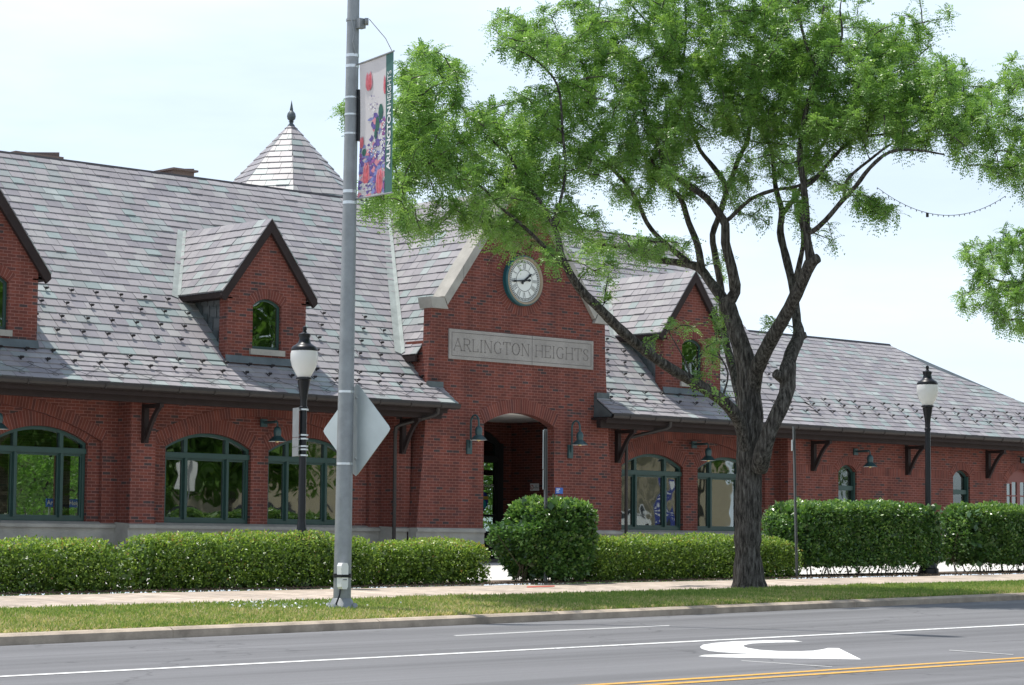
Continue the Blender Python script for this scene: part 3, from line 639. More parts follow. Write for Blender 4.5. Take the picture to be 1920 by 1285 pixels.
    # ---- snow guards: sub-parts of the roofs
    g0 = MB(); g0.tube([(0, 0, 0), (0, -.004, .05)], .010, 6)
    g0.prism([(-.042, .045), (-.045, .075), (-.028, .09), (0, .085), (.028, .09), (.045, .075), (.042, .045), (.02, .035), (-.02, .035)], 1, -.014, .004); g0.box((-.012, -.01, -.002), (.012, .12, .004))
    gm = g0.build('snow_guard', 'guard'); me = gm.data; bpy.data.objects.remove(gm)
    spots = []
    for D, off in ((44.42, .31), (44.10, 0), (43.77, .31), (43.44, 0)):
        s_ = 15.2+off
        while s_ < 50.6:
            ok = not (36.3 < s_ < 43.0) or D < 42
            if 36.0 < s_ < 43.3: ok = (s_ < PC-es+(main_z(D)-ez)/m_-.15 or s_ > PC+es-(main_z(D)-ez)/m_+.15) and not (36.7 < s_ < 42.9)
            for c0 in (18.33, 25.33, 32.34, 46.28):
                if abs(s_-c0) < 1.3: ok = False
            if ok: spots.append((s_, D, main_z(D)+.03, 45))
            s_ += .63
    for D, off in ((42.90, .31), (42.59, 0)):
        s_ = 15.2+off-.1
        while s_ < 50.6:
            if not (36.9 < s_ < 42.7): spots.append((s_, D, ZG+(D-DG)*.69+.03, 35))
            s_ += .63
    for D, off in ((43.08, 0), (42.85, -.1), (42.59, -.2)):
        s_ = 51.07+off+.0
        while s_ < 63.5: spots.append((s_, D, ZG+(D-DG)*.75+.02, 36.8)); s_ += .655
    # only those inside the picture
    keep = []
    for q in spots:
        v_ = Vector(q[:3]); z_ = v_.dot(FW); x_ = 960+F_PX*v_.dot(RT)/z_; y_ = 642.5-F_PX*v_.dot(UP)/z_
        if -20 < x_ < 1940: keep.append((z_, q))
    keep.sort(key=lambda t: t[0])
    for z_, q in keep[:100]:
        o = bpy.data.objects.new('snow_guard', me); COL.objects.link(o); o.location = q[:3]; o.rotation_euler = (math.radians(q[3]), 0, random.uniform(-.12, .12)); o.scale = (1.08, 1.08, 1.05); o.parent = ST
    if keep[100:]:
        rest = MB(); src = [(Vector(v.co)) for v in me.vertices]; pf = [tuple(p.vertices) for p in me.polygons]
        for z_, q in keep[100:]:
            mt = Matrix.Translation(q[:3]) @ Matrix.Rotation(math.radians(q[3]), 4, 'X') @ Matrix.Scale(1.06, 4)
            b0 = len(rest.v); rest.v += [mt @ v for v in src]
            for p in pf: rest.f.append(tuple(i+b0 for i in p)); rest.r.append(0); rest.m.append(0); rest.uv += [(0, 0)]*len(p)
        child(rest.build('snow_guards', 'guard', kind='stuff'), ST)
    # ---- turret behind the ridge
    tr = MB(); cx, cy = PC, 52.0; az = 11.50; nb = 13; bz = 8.4; rb = (az-bz)*.92
    rot = math.radians(42.8+8)  # a corner faces the camera slightly right of centre
    base_a = math.atan2(-cb, -sb)+math.radians(8)
    rd = random.Random(9)
    for k in range(8):
        a0, a1 = base_a+k*math.pi/4, base_a+(k+1)*math.pi/4
        A = Vector((cx+rb*math.cos(a0), cy+rb*math.sin(a0), bz)); B = Vector((cx+rb*math.cos(a1), cy+rb*math.sin(a1), bz)); T = Vector((cx, cy, az))
        mid = (A+B)/2; vd = (T-mid); ln = vd.length; vd.normalize(); ud = (B-A).normalized(); hw_ = (B-A).length/2
        slates(tr, mid, ud, vd, lambda p, q, hw_=hw_, ln=ln: [(-hw_*(1-p/ln), hw_*(1-p/ln), -hw_*(1-q/ln), hw_*(1-q/ln))], ln/17, .36, ln*.965, seed=20+k)
    child(tr.build('turret_roof', 'slate'), ST)
    td = MB()
    for k in range(8):
        a0, a1 = base_a+k*math.pi/4, base_a+(k+1)*math.pi/4; td.face([(cx+(rb-.03)*math.cos(a0), cy+(rb-.03)*math.sin(a0), bz-.03), (cx+(rb-.03)*math.cos(a1), cy+(rb-.03)*math.sin(a1), bz-.03), (cx, cy, az-.05)])
    td.tube([(cx, cy, 5), (cx, cy, 8.5)], rb*.7, 8); child(td.build('turret_base', 'flash'), ST)
    fi = MB(); fi.lathe([(.13, -.2), (.10, -.05), (.055, .0), (.05, .03), (.08, .05), (.05, .07), (.11, .13), (.125, .2), (.11, .28), (.06, .34), (.045, .36), (.05, .38), (.0, .66)], (cx, cy, az-.03), 14)
    child(fi.build('finial', 'flash', smooth=True), ST)
def dormer(c):
    hw = 1.09; D = 43.0; ez = 5.5; m_ = 1.31; eh = 1.32; az = 7.24
    w_ = MB(); pts, (cc, zc, Rr, an) = arc(c-.40, c+.40, 5.28, .16, 8)
    zw = 4.14
    w_.prism([(c-hw, 3.95), (c+hw, 3.95), (c+hw, ez+.22), (c, az-.25), (c-hw, ez+.22)], 1, D, D+.22, [[(c-.40, 4.30)]+pts+[(c+.40, 4.30)]])
    for sg in (-1, 1): w_.box((c+sg*hw-(.24 if sg > 0 else 0), D+.221, 4.1), (c+sg*hw+(0 if sg > 0 else .24), D+.30, ez+.1))
    wo = child(w_.build('dormer', 'brick'), ST)
    a = MB(); arch_ring(a, c-.40, c+.40, 5.28, .16, .22, D-.009, D+.02, n=8); child(a.build('brick_arch', 'brick_soldier'), wo)
    # slate-hung cheeks
    for sg in (-1, 1):
        ck = MB(); x = c+sg*(hw-.13)
        def rg(p, q): return [(D+.30, 43.05+(4.0+q-3.97)+.4, D+.30, 43.05+(4.0+q-3.97)+.4)]
        slates(ck, (x, 0, 4.0), (0, 1, 0), (0, 0, 1), rg, .25, .27, 1.6, seed=int(c*10)+sg)
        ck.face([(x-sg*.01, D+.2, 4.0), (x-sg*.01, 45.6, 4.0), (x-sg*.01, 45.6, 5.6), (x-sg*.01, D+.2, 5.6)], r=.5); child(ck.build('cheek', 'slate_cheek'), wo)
    # roof
    r = MB(); ln = eh/math.cos(math.atan(m_)); Df = D-.13
    for sg in (-1, 1):
        vd = Vector((-sg, 0, m_)).normalized()
        def rr(p, q, vd=vd):
            f_ = lambda v: 43.05+(ez+v*vd.z-3.97)+.03
            return [(Df, f_(p), Df, f_(q))]
        slates(r, (c+sg*eh, 0, ez+.02), (0, 1, 0), vd, rr, ln/9, .30, ln, seed=int(c*7)+sg)
        r.face([(c+sg*eh, Df, ez), (c, Df, ez+m_*eh), (c, 46.4, ez+m_*eh), (c+sg*eh, 44.65, ez)], r=.5)
    child(r.build('dormer_roof', 'slate'), wo)
    f = MB()
    for sg in (-1, 1):   # barge boards and eave boards
        f.prism([(c+sg*eh, ez+.0), (c, ez+m_*eh+.0), (c, ez+m_*eh-.30), (c+sg*(eh-.09), ez-.18), (c+sg*(eh+.015), ez-.08)], 1, D-.12, D-.04)
        f.prism([(c+sg*(eh-.02), ez-.01), (c, ez+m_*(eh-.02)-.01), (c, ez+m_*eh-.12), (c+sg*(eh-.1), ez-.10)], 1, D-.04, D-.001)
        x = c+sg*eh; f.box((min(x, x-sg*.04), D-.04, ez-.12), (max(x, x-sg*.04), 44.6, ez-.01)); f.box((min(x-sg*.04, c+sg*(hw-.13)), D-.0, ez-.12), (max(x-sg*.04, c+sg*(hw-.13)), 44.6, ez-.09))
    child(f.build('barge_board', 'fascia'), wo)
    vl = MB()
    for sg in (-1, 1):
        p0 = Vector((c+sg*eh, 43.05+ez-3.97, ez)); p1 = Vector((c, 43.05+(ez+m_*eh)-3.97, ez+m_*eh)); dl = (p1-p0).normalized()
        nA = Vector((0, -.707, .707)); nB = Vector((sg*m_, 0, 1)).normalized()
        qa = dl.cross(nA).normalized()*.16; qa = qa if qa.x*sg > 0 else -qa
        qb = dl.cross(nB).normalized()*.12; qb = qb if qb.y < 0 else -qb
        vl.face([p0+nA*.035-dl*.1, p1+nA*.035, p1+qa+nA*.035, p0+qa+nA*.035-dl*.1]); vl.face([p0+nB*.035, p1+nB*.035, p1+qb+nB*.035, p0+qb+nB*.035])
    child(vl.build('valley_flashing', 'valley'), wo)
    s = MB(); s.box((c-.48, D-.06, 4.17), (c+.48, D+.2, 4.297)); child(s.build('sill', 'stone'), wo)
    ap = MB(); ap.prism([(42.94, 3.96), (42.995, 4.13), (43.01, 4.13), (43.01, 3.96)], 0, c-hw-.03, c+hw+.03)
    for sg in (-1, 1):   # stepped flashing up the cheek foot
        for i in range(7):
            y = D+.31+i*.2; z = 4.31+i*.2; x = c+sg*(hw-.112); ap.face([(x, y, z-.05), (x, y+.22, z+.12), (x, y+.22, z+.22), (x, y, z+.18)])
    child(ap.build('apron_flashing', 'flash'), wo)
    fr = MB(); pts2, (c2, z2, R2, a2) = arc(c-.398, c+.398, 5.28, .157, 8); Ri = R2-.05
    hole = [(c-.345, 4.37), (c+.345, 4.37)]+[(c+.345-.69*k/6, z2+math.sqrt(Ri*Ri-(.345-.69*k/6)**2)) for k in range(7)]
    fr.prism([(c-.398, 4.30)]+pts2+[(c+.398, 4.30)], 1, D+.08, D+.15, [hole]); fo = child(fr.build('window', 'green'), wo)
    p = MB(); p.box((c-.36, D+.11, 4.34), (c+.36, D+.115, 5.42)); child(p.build('pane', 'pane'), wo)
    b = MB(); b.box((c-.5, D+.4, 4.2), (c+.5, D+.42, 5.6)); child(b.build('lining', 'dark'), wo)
roofs()
# ------------------------------------------------------------------ lettering in strokes
GL_ = {'A': (.72, [[(0, 0), (.36, 1), (.72, 0)], [(.14, .36), (.58, .36)]], [(0, 0), (.72, 0)]),
 'R': (.72, [[(.1, 0), (.1, 1), (.42, 1), (.58, .93), (.63, .78), (.58, .60), (.42, .52), (.1, .52)], [(.36, .52), (.66, 0)]], [(.1, 0), (.68, 0), (.1, 1)]),
 'L': (.6, [[(.1, 1), (.1, 0), (.56, 0), (.56, .2)]], [(.1, 1)]), 'I': (.24, [[(.12, 0), (.12, 1)]], [(.12, 0), (.12, 1)]),
 'N': (.8, [[(.1, 0), (.1, 1), (.7, 0), (.7, 1)]], [(.1, 0), (.7, 1), (.06, 1)]),
 'G': (.78, [[(.68, .80), (.55, .96), (.38, 1), (.2, .92), (.08, .7), (.06, .45), (.12, .2), (.28, .03), (.45, 0), (.66, .08), (.66, .42)]], [(.66, .42)]),
 'T': (.7, [[(.02, .8), (.02, 1), (.68, 1), (.68, .8)], [(.35, 1), (.35, 0)]], [(.35, 0)]),
 'O': (.8, [[(.4+.35*math.cos(k*math.pi/8), .5+.5*math.sin(k*math.pi/8)) for k in range(17)]], []),
 'H': (.8, [[(.1, 0), (.1, 1)], [(.7, 0), (.7, 1)], [(.1, .52), (.7, .52)]], [(.1, 0), (.1, 1), (.7, 0), (.7, 1)]),
 'E': (.64, [[(.58, .8), (.58, 1), (.1, 1), (.1, 0), (.6, 0), (.6, .2)], [(.1, .52), (.44, .52)]], [(.06, 0), (.06, 1)]),
 'S': (.62, [[(.52, .78), (.46, .94), (.3, 1), (.14, .94), (.08, .78), (.16, .62), (.44, .44), (.53, .26), (.46, .07), (.3, 0), (.12, .06), (.06, .24)]], []), ' ': (.30, [], [])}
def strokes(mb, text, s0, s1, z0, h, D, w_):
    tot = sum(GL_[c][0]+.14 for c in text)-.14; k = (s1-s0)/tot; x = s0
    def rib(p, q, w2):
        d = Vector((q[0]-p[0], q[1]-p[1])); 
        if d.length < 1e-6: return
        d.normalize(); n_ = Vector((-d.y, d.x))*w2/2; e = d*w2*.3
        P = [(p[0]-e.x+n_.x, p[1]-e.y+n_.y), (p[0]-e.x-n_.x, p[1]-e.y-n_.y), (q[0]+e.x-n_.x, q[1]+e.y-n_.y), (q[0]+e.x+n_.x, q[1]+e.y+n_.y)]
        mb.face([(a, D, b) for a, b in P])
    for c in text:
        wd, sts, ser = GL_[c]
        for st in sts:
            for p, q in zip(st, st[1:]):
                thin = w_*(.6 if abs(q[1]-p[1]) < .1 or (c in 'AN' and q[1] > p[1]) else 1)
                rib((x+p[0]*k, z0+p[1]*h), (x+q[0]*k, z0+q[1]*h), thin)
        for q in ser: rib((x+(q[0]-.1)*k, z0+q[1]*h), (x+(q[0]+.1)*k, z0+q[1]*h), w_*.55)
        x += (wd+.14)*k
p = MB(); p.prism([(37.47, 4.39), (42.28, 4.39), (42.28, 5.105), (37.47, 5.105)], 1, 42.66, 42.698)
panel = child(p.build('name_panel', 'stone_sign'), ST); panel['label'] = 'long stone panel carved with the station name'
g = MB()
for a in ((37.55, 4.465, 42.20, 4.475), (37.55, 5.02, 42.20, 5.03), (37.55, 4.465, 37.56, 5.03), (42.19, 4.465, 42.20, 5.03)): g.box((a[0], 42.6565, a[1]), (a[2], 42.6595, a[3]))
g.box((40.165, 42.6565, 4.39), (40.175, 42.6595, 5.105)); child(g.build('border_groove', 'groove'), panel)
g = MB(); strokes(g, 'ARLINGTON', 37.62, 40.08, 4.60, .285, 42.6562, .024); strokes(g, 'HEIGHTS', 40.27, 42.12, 4.60, .285, 42.6562, .024); child(g.build('lettering', 'groove_soft'), panel)
# ------------------------------------------------------------------ clock
CK = empty('wall_clock', 'round white clock with green rim and Roman numerals high on the brick gable', 'clock', (PC, 42.69, 6.43))
RX = Matrix.Rotation(math.radians(90), 3, 'X')           # lathe axis towards the street
def lp(o): o.parent = CK; return o
q = MB(); q.lathe([(.62, 0), (.62, .12), (.585, .15), (.55, .13)], (0, 0, 0), 48, RX); lp(q.build('rim', 'clockteal', smooth=True))
q = MB(); q.lathe([(.585, .151), (.57, .162), (.54, .155), (.52, .11)], (0, 0, 0), 48, RX); lp(q.build('bezel', 'clockgold', smooth=True))
q = MB(); q.lathe([(.53, .10), (.001, .10)], (0, 0, 0), 48, RX); lp(q.build('face', 'clockface'))
q = MB(); y = -.104
def ringf(r0, r1, n=48):
    for k in range(n):
        a, b = 2*math.pi*k/n, 2*math.pi*(k+1)/n; q.face([(r0*math.cos(a), y, r0*math.sin(a)), (r0*math.cos(b), y, r0*math.sin(b)), (r1*math.cos(b), y, r1*math.sin(b)), (r1*math.cos(a), y, r1*math.sin(a))])
ringf(.258, .270); ringf(.438, .446); ringf(.488, .495)
for k in range(60):
    a = 2*math.pi*k/60; c_, s_ = math.cos(a), math.sin(a); w_ = .010
    q.face([(.445*c_-w_*s_, y, .445*s_+w_*c_), (.445*c_+w_*s_, y, .445*s_-w_*c_), (.488*c_+w_*s_, y, .488*s_-w_*c_), (.488*c_-w_*s_, y, .488*s_+w_*c_)])
NUM = ['XII', 'I', 'II', 'III', 'IIII', 'V', 'VI', 'VII', 'VIII', 'IX', 'X', 'XI']
for k, t_ in enumerate(NUM):
    a = math.pi/2-2*math.pi*k/12; rad = Vector((math.cos(a), math.sin(a))); tan = Vector((math.sin(a), -math.cos(a)))
    wd = {'I': .026, 'V': .06, 'X': .06}; tot = sum(wd[c] for c in t_); x = -tot/2
    def seg(x0, r0, x1, r1, w2):
        p0 = rad*r0+tan*x0; p1 = rad*r1+tan*x1; n_ = tan*w2/2
        q.face([(p.x, y, p.y) for p in (p0-n_, p0+n_, p1+n_, p1-n_)])
    for c in t_:
        m_ = x+wd[c]/2
        if c == 'I': seg(m_, .285, m_, .425, .010)
        if c == 'V': seg(m_-.022, .425, m_, .285, .011); seg(m_+.022, .425, m_, .285, .005)
        if c == 'X': seg(m_-.022, .425, m_+.022, .285, .011); seg(m_+.022, .425, m_-.022, .285, .005)
        x += wd[c]
    
lp(q.build('numerals', 'black'))
def hand(name, ang, ln, w_, yy):
    h = MB(); d = Vector((math.sin(ang), math.cos(ang))); n_ = Vector((d.y, -d.x))
    pr = [(-.18*ln/.4, .5*w_), (-.13*ln/.4, 1.6*w_), (-.08*ln/.4, .6*w_), (0, w_), (ln*.6, .7*w_), (ln*.75, 1.3*w_), (ln, .15*w_)]
    pl = [(d*r+n_*x) for r, x in pr]+[(d*r-n_*x) for r, x in reversed(pr)]
    h.prism([(p.x, p.y) for p in pl], 1, -yy-.008, -yy); lp(h.build(name, 'black'))
hand('hour_hand', math.radians(52), .29, .030, .118); hand('minute_hand', math.radians(264), .44, .022, .130)
# ------------------------------------------------------------------ wall lamps
def shade_parts(t, x, y, z):
    q = MB(); q.lathe([(.02, .26), (.045, .25), (.075, .22), (.09, .16), (.085, .08), (.078, .06), (.08, .04), (.10, .03), (.21, -.075), (.205, -.08), (.09, .015)], (x, y, z), 20); q.build('shade', 'lampgreen', t, smooth=True)
    q = MB(); q.lathe([(.203, -.079), (.08, .018), (.001, .02)], (x, y, z), 20); q.build('reflector', 'white', t)
    q = MB(); q.lathe([(.05, .0), (.055, -.05), (.045, -.09), (.001, -.11)], (x, y, z), 12); q.build('bulb', 'bulb', t, smooth=True)
def gooseneck(s_, label):
    t = empty('wall_lamp', label, 'wall lamp', (s_, 42.69, 2.35), 'gooseneck lamps beside the entrance arch')
    q = MB(); q.box((-.075, -.05, -.2), (.075, -.001, .13)); q.build('backplate', 'lampgreen', t)
    pts = [(0, -.06, -.05), (0, -.08, .1), (0, -.08, .55)]+[(.0+.0*k, -.08-.14*(1-math.cos(k*math.pi/8)), .55+.17*math.sin(k*math.pi/8)) for k in range(1, 9)]+[(0, -.36, .44)]
    q = MB(); q.tube(pts, .024, 8); q.build('arm', 'lampgreen', t, smooth=True); shade_parts(t, 0, -.36, .20)
gooseneck(38.14, 'teal gooseneck wall lamp with cone shade left of the entrance arch'); gooseneck(41.50, 'teal gooseneck wall lamp with cone shade right of the entrance arch')
def armlamp(s_, D, label, z=2.70):
    t = empty('wall_lamp', label, 'wall lamp', (s_, D, z), 'straight arm lamps along the brick wall')
    q = MB(); q.box((-.09, -.04, -.10), (.09, -.001, .08)); q.build('backplate', 'lampgreen', t)
    q = MB(); q.tube([(0, -.03, 0), (0, -.50, .02), (0, -.53, -.02), (0, -.53, -.12)], .018, 8); q.tube([(0, -.04, 0), (0, -.47, 0)], .03, 8); q.build('arm', 'lampgreen', t, smooth=True)
    shade_parts(t, 0, -.53, -.36)
armlamp(25.55, 43.49, 'green arm lamp with cone shade at the far left edge of the wall'); armlamp(32.65, 43.49, 'green arm lamp with cone shade between the two windows left of the entrance')
armlamp(46.86, 43.49, 'green arm lamp with cone shade between the two windows right of the entrance')
armlamp(52.98, 42.99, 'green arm lamp with cone shade above the small wing window nearest the tree'); armlamp(60.95, 42.99, 'green arm lamp with cone shade above the red wing door')
# ------------------------------------------------------------------ small wall signs
a, b = atD(1041, 924, 42.69), atD(1055, 917, 42.69); c = (a+b)/2
S = empty('wall_sign', 'small blue plate with white lines on the brick right of the entrance', 'sign', (c.x, 42.69, c.z))
q = MB(); q.box((-.125, -.012, -.075), (.125, -.001, .075)); q.build('plate', 'blue', S)
q = MB(); q.box((-.10, -.015, .03), (.02, -.0125, .05)); q.box((-.10, -.015, -.005), (-.02, -.0125, .012)); q.box((-.10, -.015, -.04), (0, -.0125, -.028)); q.build('lettering', 'white', S)
S = empty('no_smoking_sign', 'white no smoking plate on the dark porch side wall', 'sign', (42.57, 45.07, 1.49))
RS = (math.radians(90), 0, math.radians(-90))
q = MB(); q.box((-.012, -.16, -.095), (-.001, .16, .095)); q.build('plate', 'white', S)
q = MB()
for k in range(20):
    a_, b_ = k*math.pi/10, (k+1)*math.pi/10; q.face([(-.0135, .095+r_*math.cos(t_), r_*math.sin(t_)) for r_, t_ in ((.045, a_), (.045, b_), (.062, b_), (.062, a_))])
q.face([(-.0135, .060, .03), (-.0135, .067, .04), (-.0135, .130, -.03), (-.0135, .123, -.04)]); q.build('symbol', 'red', S)
text_mesh('lettering', 'NO\nSMOKING', .042, 'black', S, (-.0145, -.065, 0), RS)
# ------------------------------------------------------------------ street lamps
def street_lamp(s_, D, ztop, label):
    z0 = gz(s_, D); H = ztop-z0; t = empty('street_lamp', label, 'street lamp', (s_, D, z0), 'black acorn street lamps')
    k = H-.80
    q = MB(); q.lathe([(.20, -.05), (.20, .12), (.17, .14), (.165, .2), (.13, .26), (.12, .5), (.10, .75), (.085, .85), (.07, .95), (.06, 1.05)], (0, 0, 0), 16); q.build('base', 'black', t, smooth=True)
    q = MB(); q.lathe([(.060, 1.0), (.052, k-.50), (.066, k-.50), (.066, k-.46), (.052, k-.45), (.054, k-.36), (.062, k-.28), (.085, k-.15), (.10, k-.05), (.125, k-.04), (.125, k-.01), (.10, k)], (0, 0, 0), 20); q.build('pole', 'black', t, smooth=True)
    q = MB(); q.lathe([(.10, 0), (.135, .06), (.19, .16), (.215, .27), (.215, .36), (.20, .42)], (0, 0, k), 24); q.build('globe', 'globe', t, smooth=True)
    q = MB(); q.lathe([(.02, 0), (.05, .02), (.05, .16), (.03, .2), (.03, .3)], (0, 0, k), 10); q.build('bulb', 'white', t, smooth=True)
    q = MB(); q.lathe([(.205, .405), (.21, .43), (.19, .47), (.14, .50), (.10, .53), (.08, .60), (.095, .65), (.095, .67), (.04, .69), (.025, .72), (.035, .745), (.03, .78), (.0, .80)], (0, 0, k), 20); q.build('cap', 'black', t, smooth=True)
    return t, k
tL, kL = street_lamp(22.84, 29.4, 3.36, 'black acorn street lamp behind the hedge left of the grey pole')
tR, kR = street_lamp(38.50, 29.4, 3.64, 'black acorn street lamp standing between the two tall hedges')
S = empty('street_sign', 'three grey sign backs clamped to the left acorn lamp post', 'sign', (22.84, 29.4, 0))
q = MB()
for z0, z1 in ((1.44, 2.13), (1.04, 1.42), (.98, 1.03)):
    pass
for (ya, yb, za, zb_) in ((735, 812, 1, 0), (813, 836, 0, 0), (837, 856, 0, 0)):
    pass
for ya, yb in ((765, 820), (821, 838), (839, 856)):
    zt, zb_ = atD(553, ya, 29.5).z, atD(553, yb, 29.5).z
    vd_ = Vector((math.sin(BETA-.45), math.cos(BETA-.45), 0)); c0 = -R0*.115+vd_*.0; nn_ = Vector((vd_.y, -vd_.x, 0))*.004
    A_ = [c0-vd_*.13-nn_, c0+vd_*.13-nn_, c0+vd_*.13+nn_, c0-vd_*.13+nn_]; q.face([a+Vector((0, 0, zb_)) for a in A_]); q.face([a+Vector((0, 0, zt)) for a in A_])
    for i_ in range(4): j_ = (i_+1) % 4; q.face([A_[i_]+Vector((0, 0, zb_)), A_[j_]+Vector((0, 0, zb_)), A_[j_]+Vector((0, 0, zt)), A_[i_]+Vector((0, 0, zt))])
q.build('plate', 'galv', S)
q = MB()
for yy in (768, 816, 823, 837, 843, 854):
    z_ = atD(565, yy, 29.4).z; q.tube([(0, 0, z_-.012), (0, 0, z_+.012)], .082, 12)
q.build('strap', 'strap', S)
# ------------------------------------------------------------------ roadside pole, banner, sign
base = atD(641, 1140, 24.6); PZ = gz(base.x, 24.6)
PL = empty('street_light_pole', 'tall grey steel street light pole standing in the grass verge', 'pole', (base.x, 24.6, PZ))
px_, bz0 = base.x, PZ
lean = .0062
q = MB(); H = 11.5; q.lathe([(.116-.0045*z, z) for z in np.linspace(0.1, H, 12)], (0, 0, 0), 28)
q.v = [Vector((v.x+lean*v.z, v.y, v.z)) for v in q.v]; q.build('shaft', 'galv', PL, smooth=True)
q = MB(); q.lathe([(.19, -.05), (.19, .02), (.165, .05), (.13, .13), (.12, .14)], (0, 0, 0), 24)
for k in range(4): q.lathe([(.04, 0), (.04, .07), (.02, .1)], (.19*math.cos(k*1.57+.4), .19*math.sin(k*1.57+.4), -.02), 8)
q.build('base_plate', 'galv', PL, smooth=True)
q = MB(); q.tube([(lean*H, 0, H-.5), (lean*H, -1.2, H+.1), (lean*H, -3.2, H+.5), (lean*H, -4.6, H+.5)], [.05, .045, .04, .04], 8); q.build('arm', 'galv', PL, smooth=True)
q = MB(); q.lathe([(.02, -.5), (.13, -.35), (.17, 0), (.12, .35), (.02, .42)], (lean*H, -4.9, H+.47), 12, Matrix.Rotation(math.radians(90), 3, 'X')); q.build('lamp_head', 'galv', PL, smooth=True)
def zpole(y): return atD(650, y, 24.6).z-PZ
q = MB()
for yy, th in ((103, .02), (123, .02), (182, .012), (214, .012), (250, .012), (359, .02), (380, .02), (735, .015), (870, .015), (1131, .02)):
    z_ = zpole(yy); r_ = .116-.0045*z_+.004; q.tube([(lean*z_, 0, z_-th), (lean*z_, 0, z_+th)], r_, 24)
q.build('strap', 'strap', PL, smooth=True)
q = MB(); z0, z1 = zpole(264), zpole(168); x0 = lean*(z0+z1)/2; q.box((x0+.02, -.125, z0), (x0+.10, -.06, z1)); q.build('cover_strip', 'black', PL)
q = MB(); z_ = zpole(38); q.box((lean*z_-.02, -.17, z_-.11), (lean*z_+.08, -.08, z_+.02)); q.tube([(lean*z_+.06, -.17, z_-.02), (lean*z_+.10, -.20, z_-.02)], .05, 10); q.tube([(lean*z_, 0, z_+.0), (lean*z_, 0, z_+.03)], .094, 20); q.tube([(lean*z_-.07, -.06, z_), (lean*z_-.05, -.09, z_-.18), (lean*z_-.07, -.09, z_-.30), (lean*z_-.03, -.10, z_-.45)], .010, 5); q.build('receptacle', 'galv', PL)
# banner (own thing) on two arms, plane across the road
BT, BB = atD(669, 120, 24.45), atD(666, 372, 24.45)
bx = base.x+lean*7+.02
BN = empty('banner', 'white street banner with painted tulips and a green lettered edge hanging on the grey pole', 'banner', (bx, 24.47, BB.z))
hB = BT.z-BB.z; wB = .70; tilt = .07
def bp(u, v, off=0):    # u 0..1 outwards, v 0..1 upwards
    bow = .035*math.sin(math.pi*v)*(1-u)
    return Vector((off+.012*math.sin(u*3.0), -.0-u*wB-bow*1.0+0, v*hB+tilt*u*(v)+.01*u))
def patch(mb, poly, off):
    for t3 in tessellate_polygon([[Vector((a, b, 0)) for a, b in poly]]): mb.face([bp(*poly[i], off) for i in t3])
nU, nV = 10, 24
q = MB()
for i in range(nU):
    for j in range(nV):
        u0, u1, v0, v1 = i/nU*.77, (i+1)/nU*.77, j/nV, (j+1)/nV; q.face([bp(u0, v0), bp(u1, v0), bp(u1, v1), bp(u0, v1)])
mat('bwhite', (.62, .58, .58), .7, nscale=3, namt=.06)
mat('bred', (.55, .10, .12), .7, nscale=14, namt=.35); mat('bpink', (.62, .25, .30), .7, nscale=14, namt=.2); mat('bpurple', (.13, .09, .30), .7, nscale=16, namt=.4); mat('bdgreen', (.03, .12, .09), .7, nscale=12, namt=.3); mat('bedge', (.05, .14, .12), .6); mat('bblue', (.20, .22, .45), .7, nscale=12, namt=.3)
mat('bmauve', (.30, .10, .28), .7, nscale=14, namt=.35)
q.build('cloth', 'bwhite', BN)
q = MB()
for j in range(nV):
    v0, v1 = j/nV, (j+1)/nV; q.face([bp(.77, v0), bp(1, v0), bp(1, v1), bp(.77, v1)])
q.build('edge_band', 'bedge', BN)
def blob(cx, cy, rx, ry, n=12, jag=0, rot=0, seed=0):
    rd = random.Random(seed); o = []
    for k in range(n):
        a = 2*math.pi*k/n; r_ = 1+jag*(rd.random()-.5)*2; x, y_ = rx*r_*math.cos(a), ry*r_*math.sin(a)*.4
        o.append((min(max(cx+x*math.cos(rot)-y_*math.sin(rot)/1, .0), 0.768), min(max(cy+(x*math.sin(rot)+y_*math.cos(rot)), .004), .995)))
    return o
E1 = -.003
art = {n: MB() for n in ('bblue', 'bpurple', 'bmauve', 'bdgreen', 'bpink', 'bred', 'white')}
rd = random.Random(5)
def quad_blob(key, cx, cy, rx, ry, off, n=9, jag=.35, sd=0): patch(art[key], blob(cx, cy, rx, ry*2.5, n, jag, seed=sd), off)
for k in range(170):
    cy = rd.uniform(.02, .60)*(1 if k < 90 else .62); sp = .36 if cy < .5 else .2
    cx = min(max(rd.gauss(.42+.12*(cy > .45), sp*.7), .03), .77); quad_blob(rd.choice(['bblue', 'bpurple', 'bpurple', 'bmauve', 'bpink']), cx, cy, rd.uniform(.03, .085), rd.uniform(.008, .026), E1*(1+.3*(k % 5)), 8, .5, k)
for cx, cy, rx, ry, ro in ((.62, .60, .07, .060, 0), (.52, .52, .055, .055, 0), (.14, .335, .06, .028, 0), (.47, .45, .04, .04, 0)): quad_blob('bdgreen', cx, cy, rx, ry, E1*2.6, 12, .08)
def tulip(cx, cy, w_, h_, lim=0.768):
    for (dx, dy, ww, hh_, key, o_) in ((0, -.1, .60, .40, 'bpink', 2.8), (-.26, .06, .30, .46, 'bpink', 2.9), (.26, .06, .30, .46, 'bpink', 3.0), (-.18, -.05, .26, .44, 'bred', 3.2), (.20, -.02, .24, .46, 'bred', 3.3), (0, .02, .20, .40, 'bpink', 3.4), (.03, -.04, .15, .36, 'bred', 3.5)):
        pl = [(min(max(cx+w_*(dx+ww*math.cos(2*math.pi*k/16)), .005), lim), min(max(cy+h_*(dy+hh_*math.sin(2*math.pi*k/16)*(1.15 if k == 4 else 1)), .004), .995)) for k in range(16)]
        patch(art[key], pl, E1*o_)
for q4 in ((.27, .845, .17, .13), (.76, .78, .10, .13), (.22, .17, .17, .15), (.62, .095, .18, .17), (.06, .41, .10, .08)): tulip(*q4)
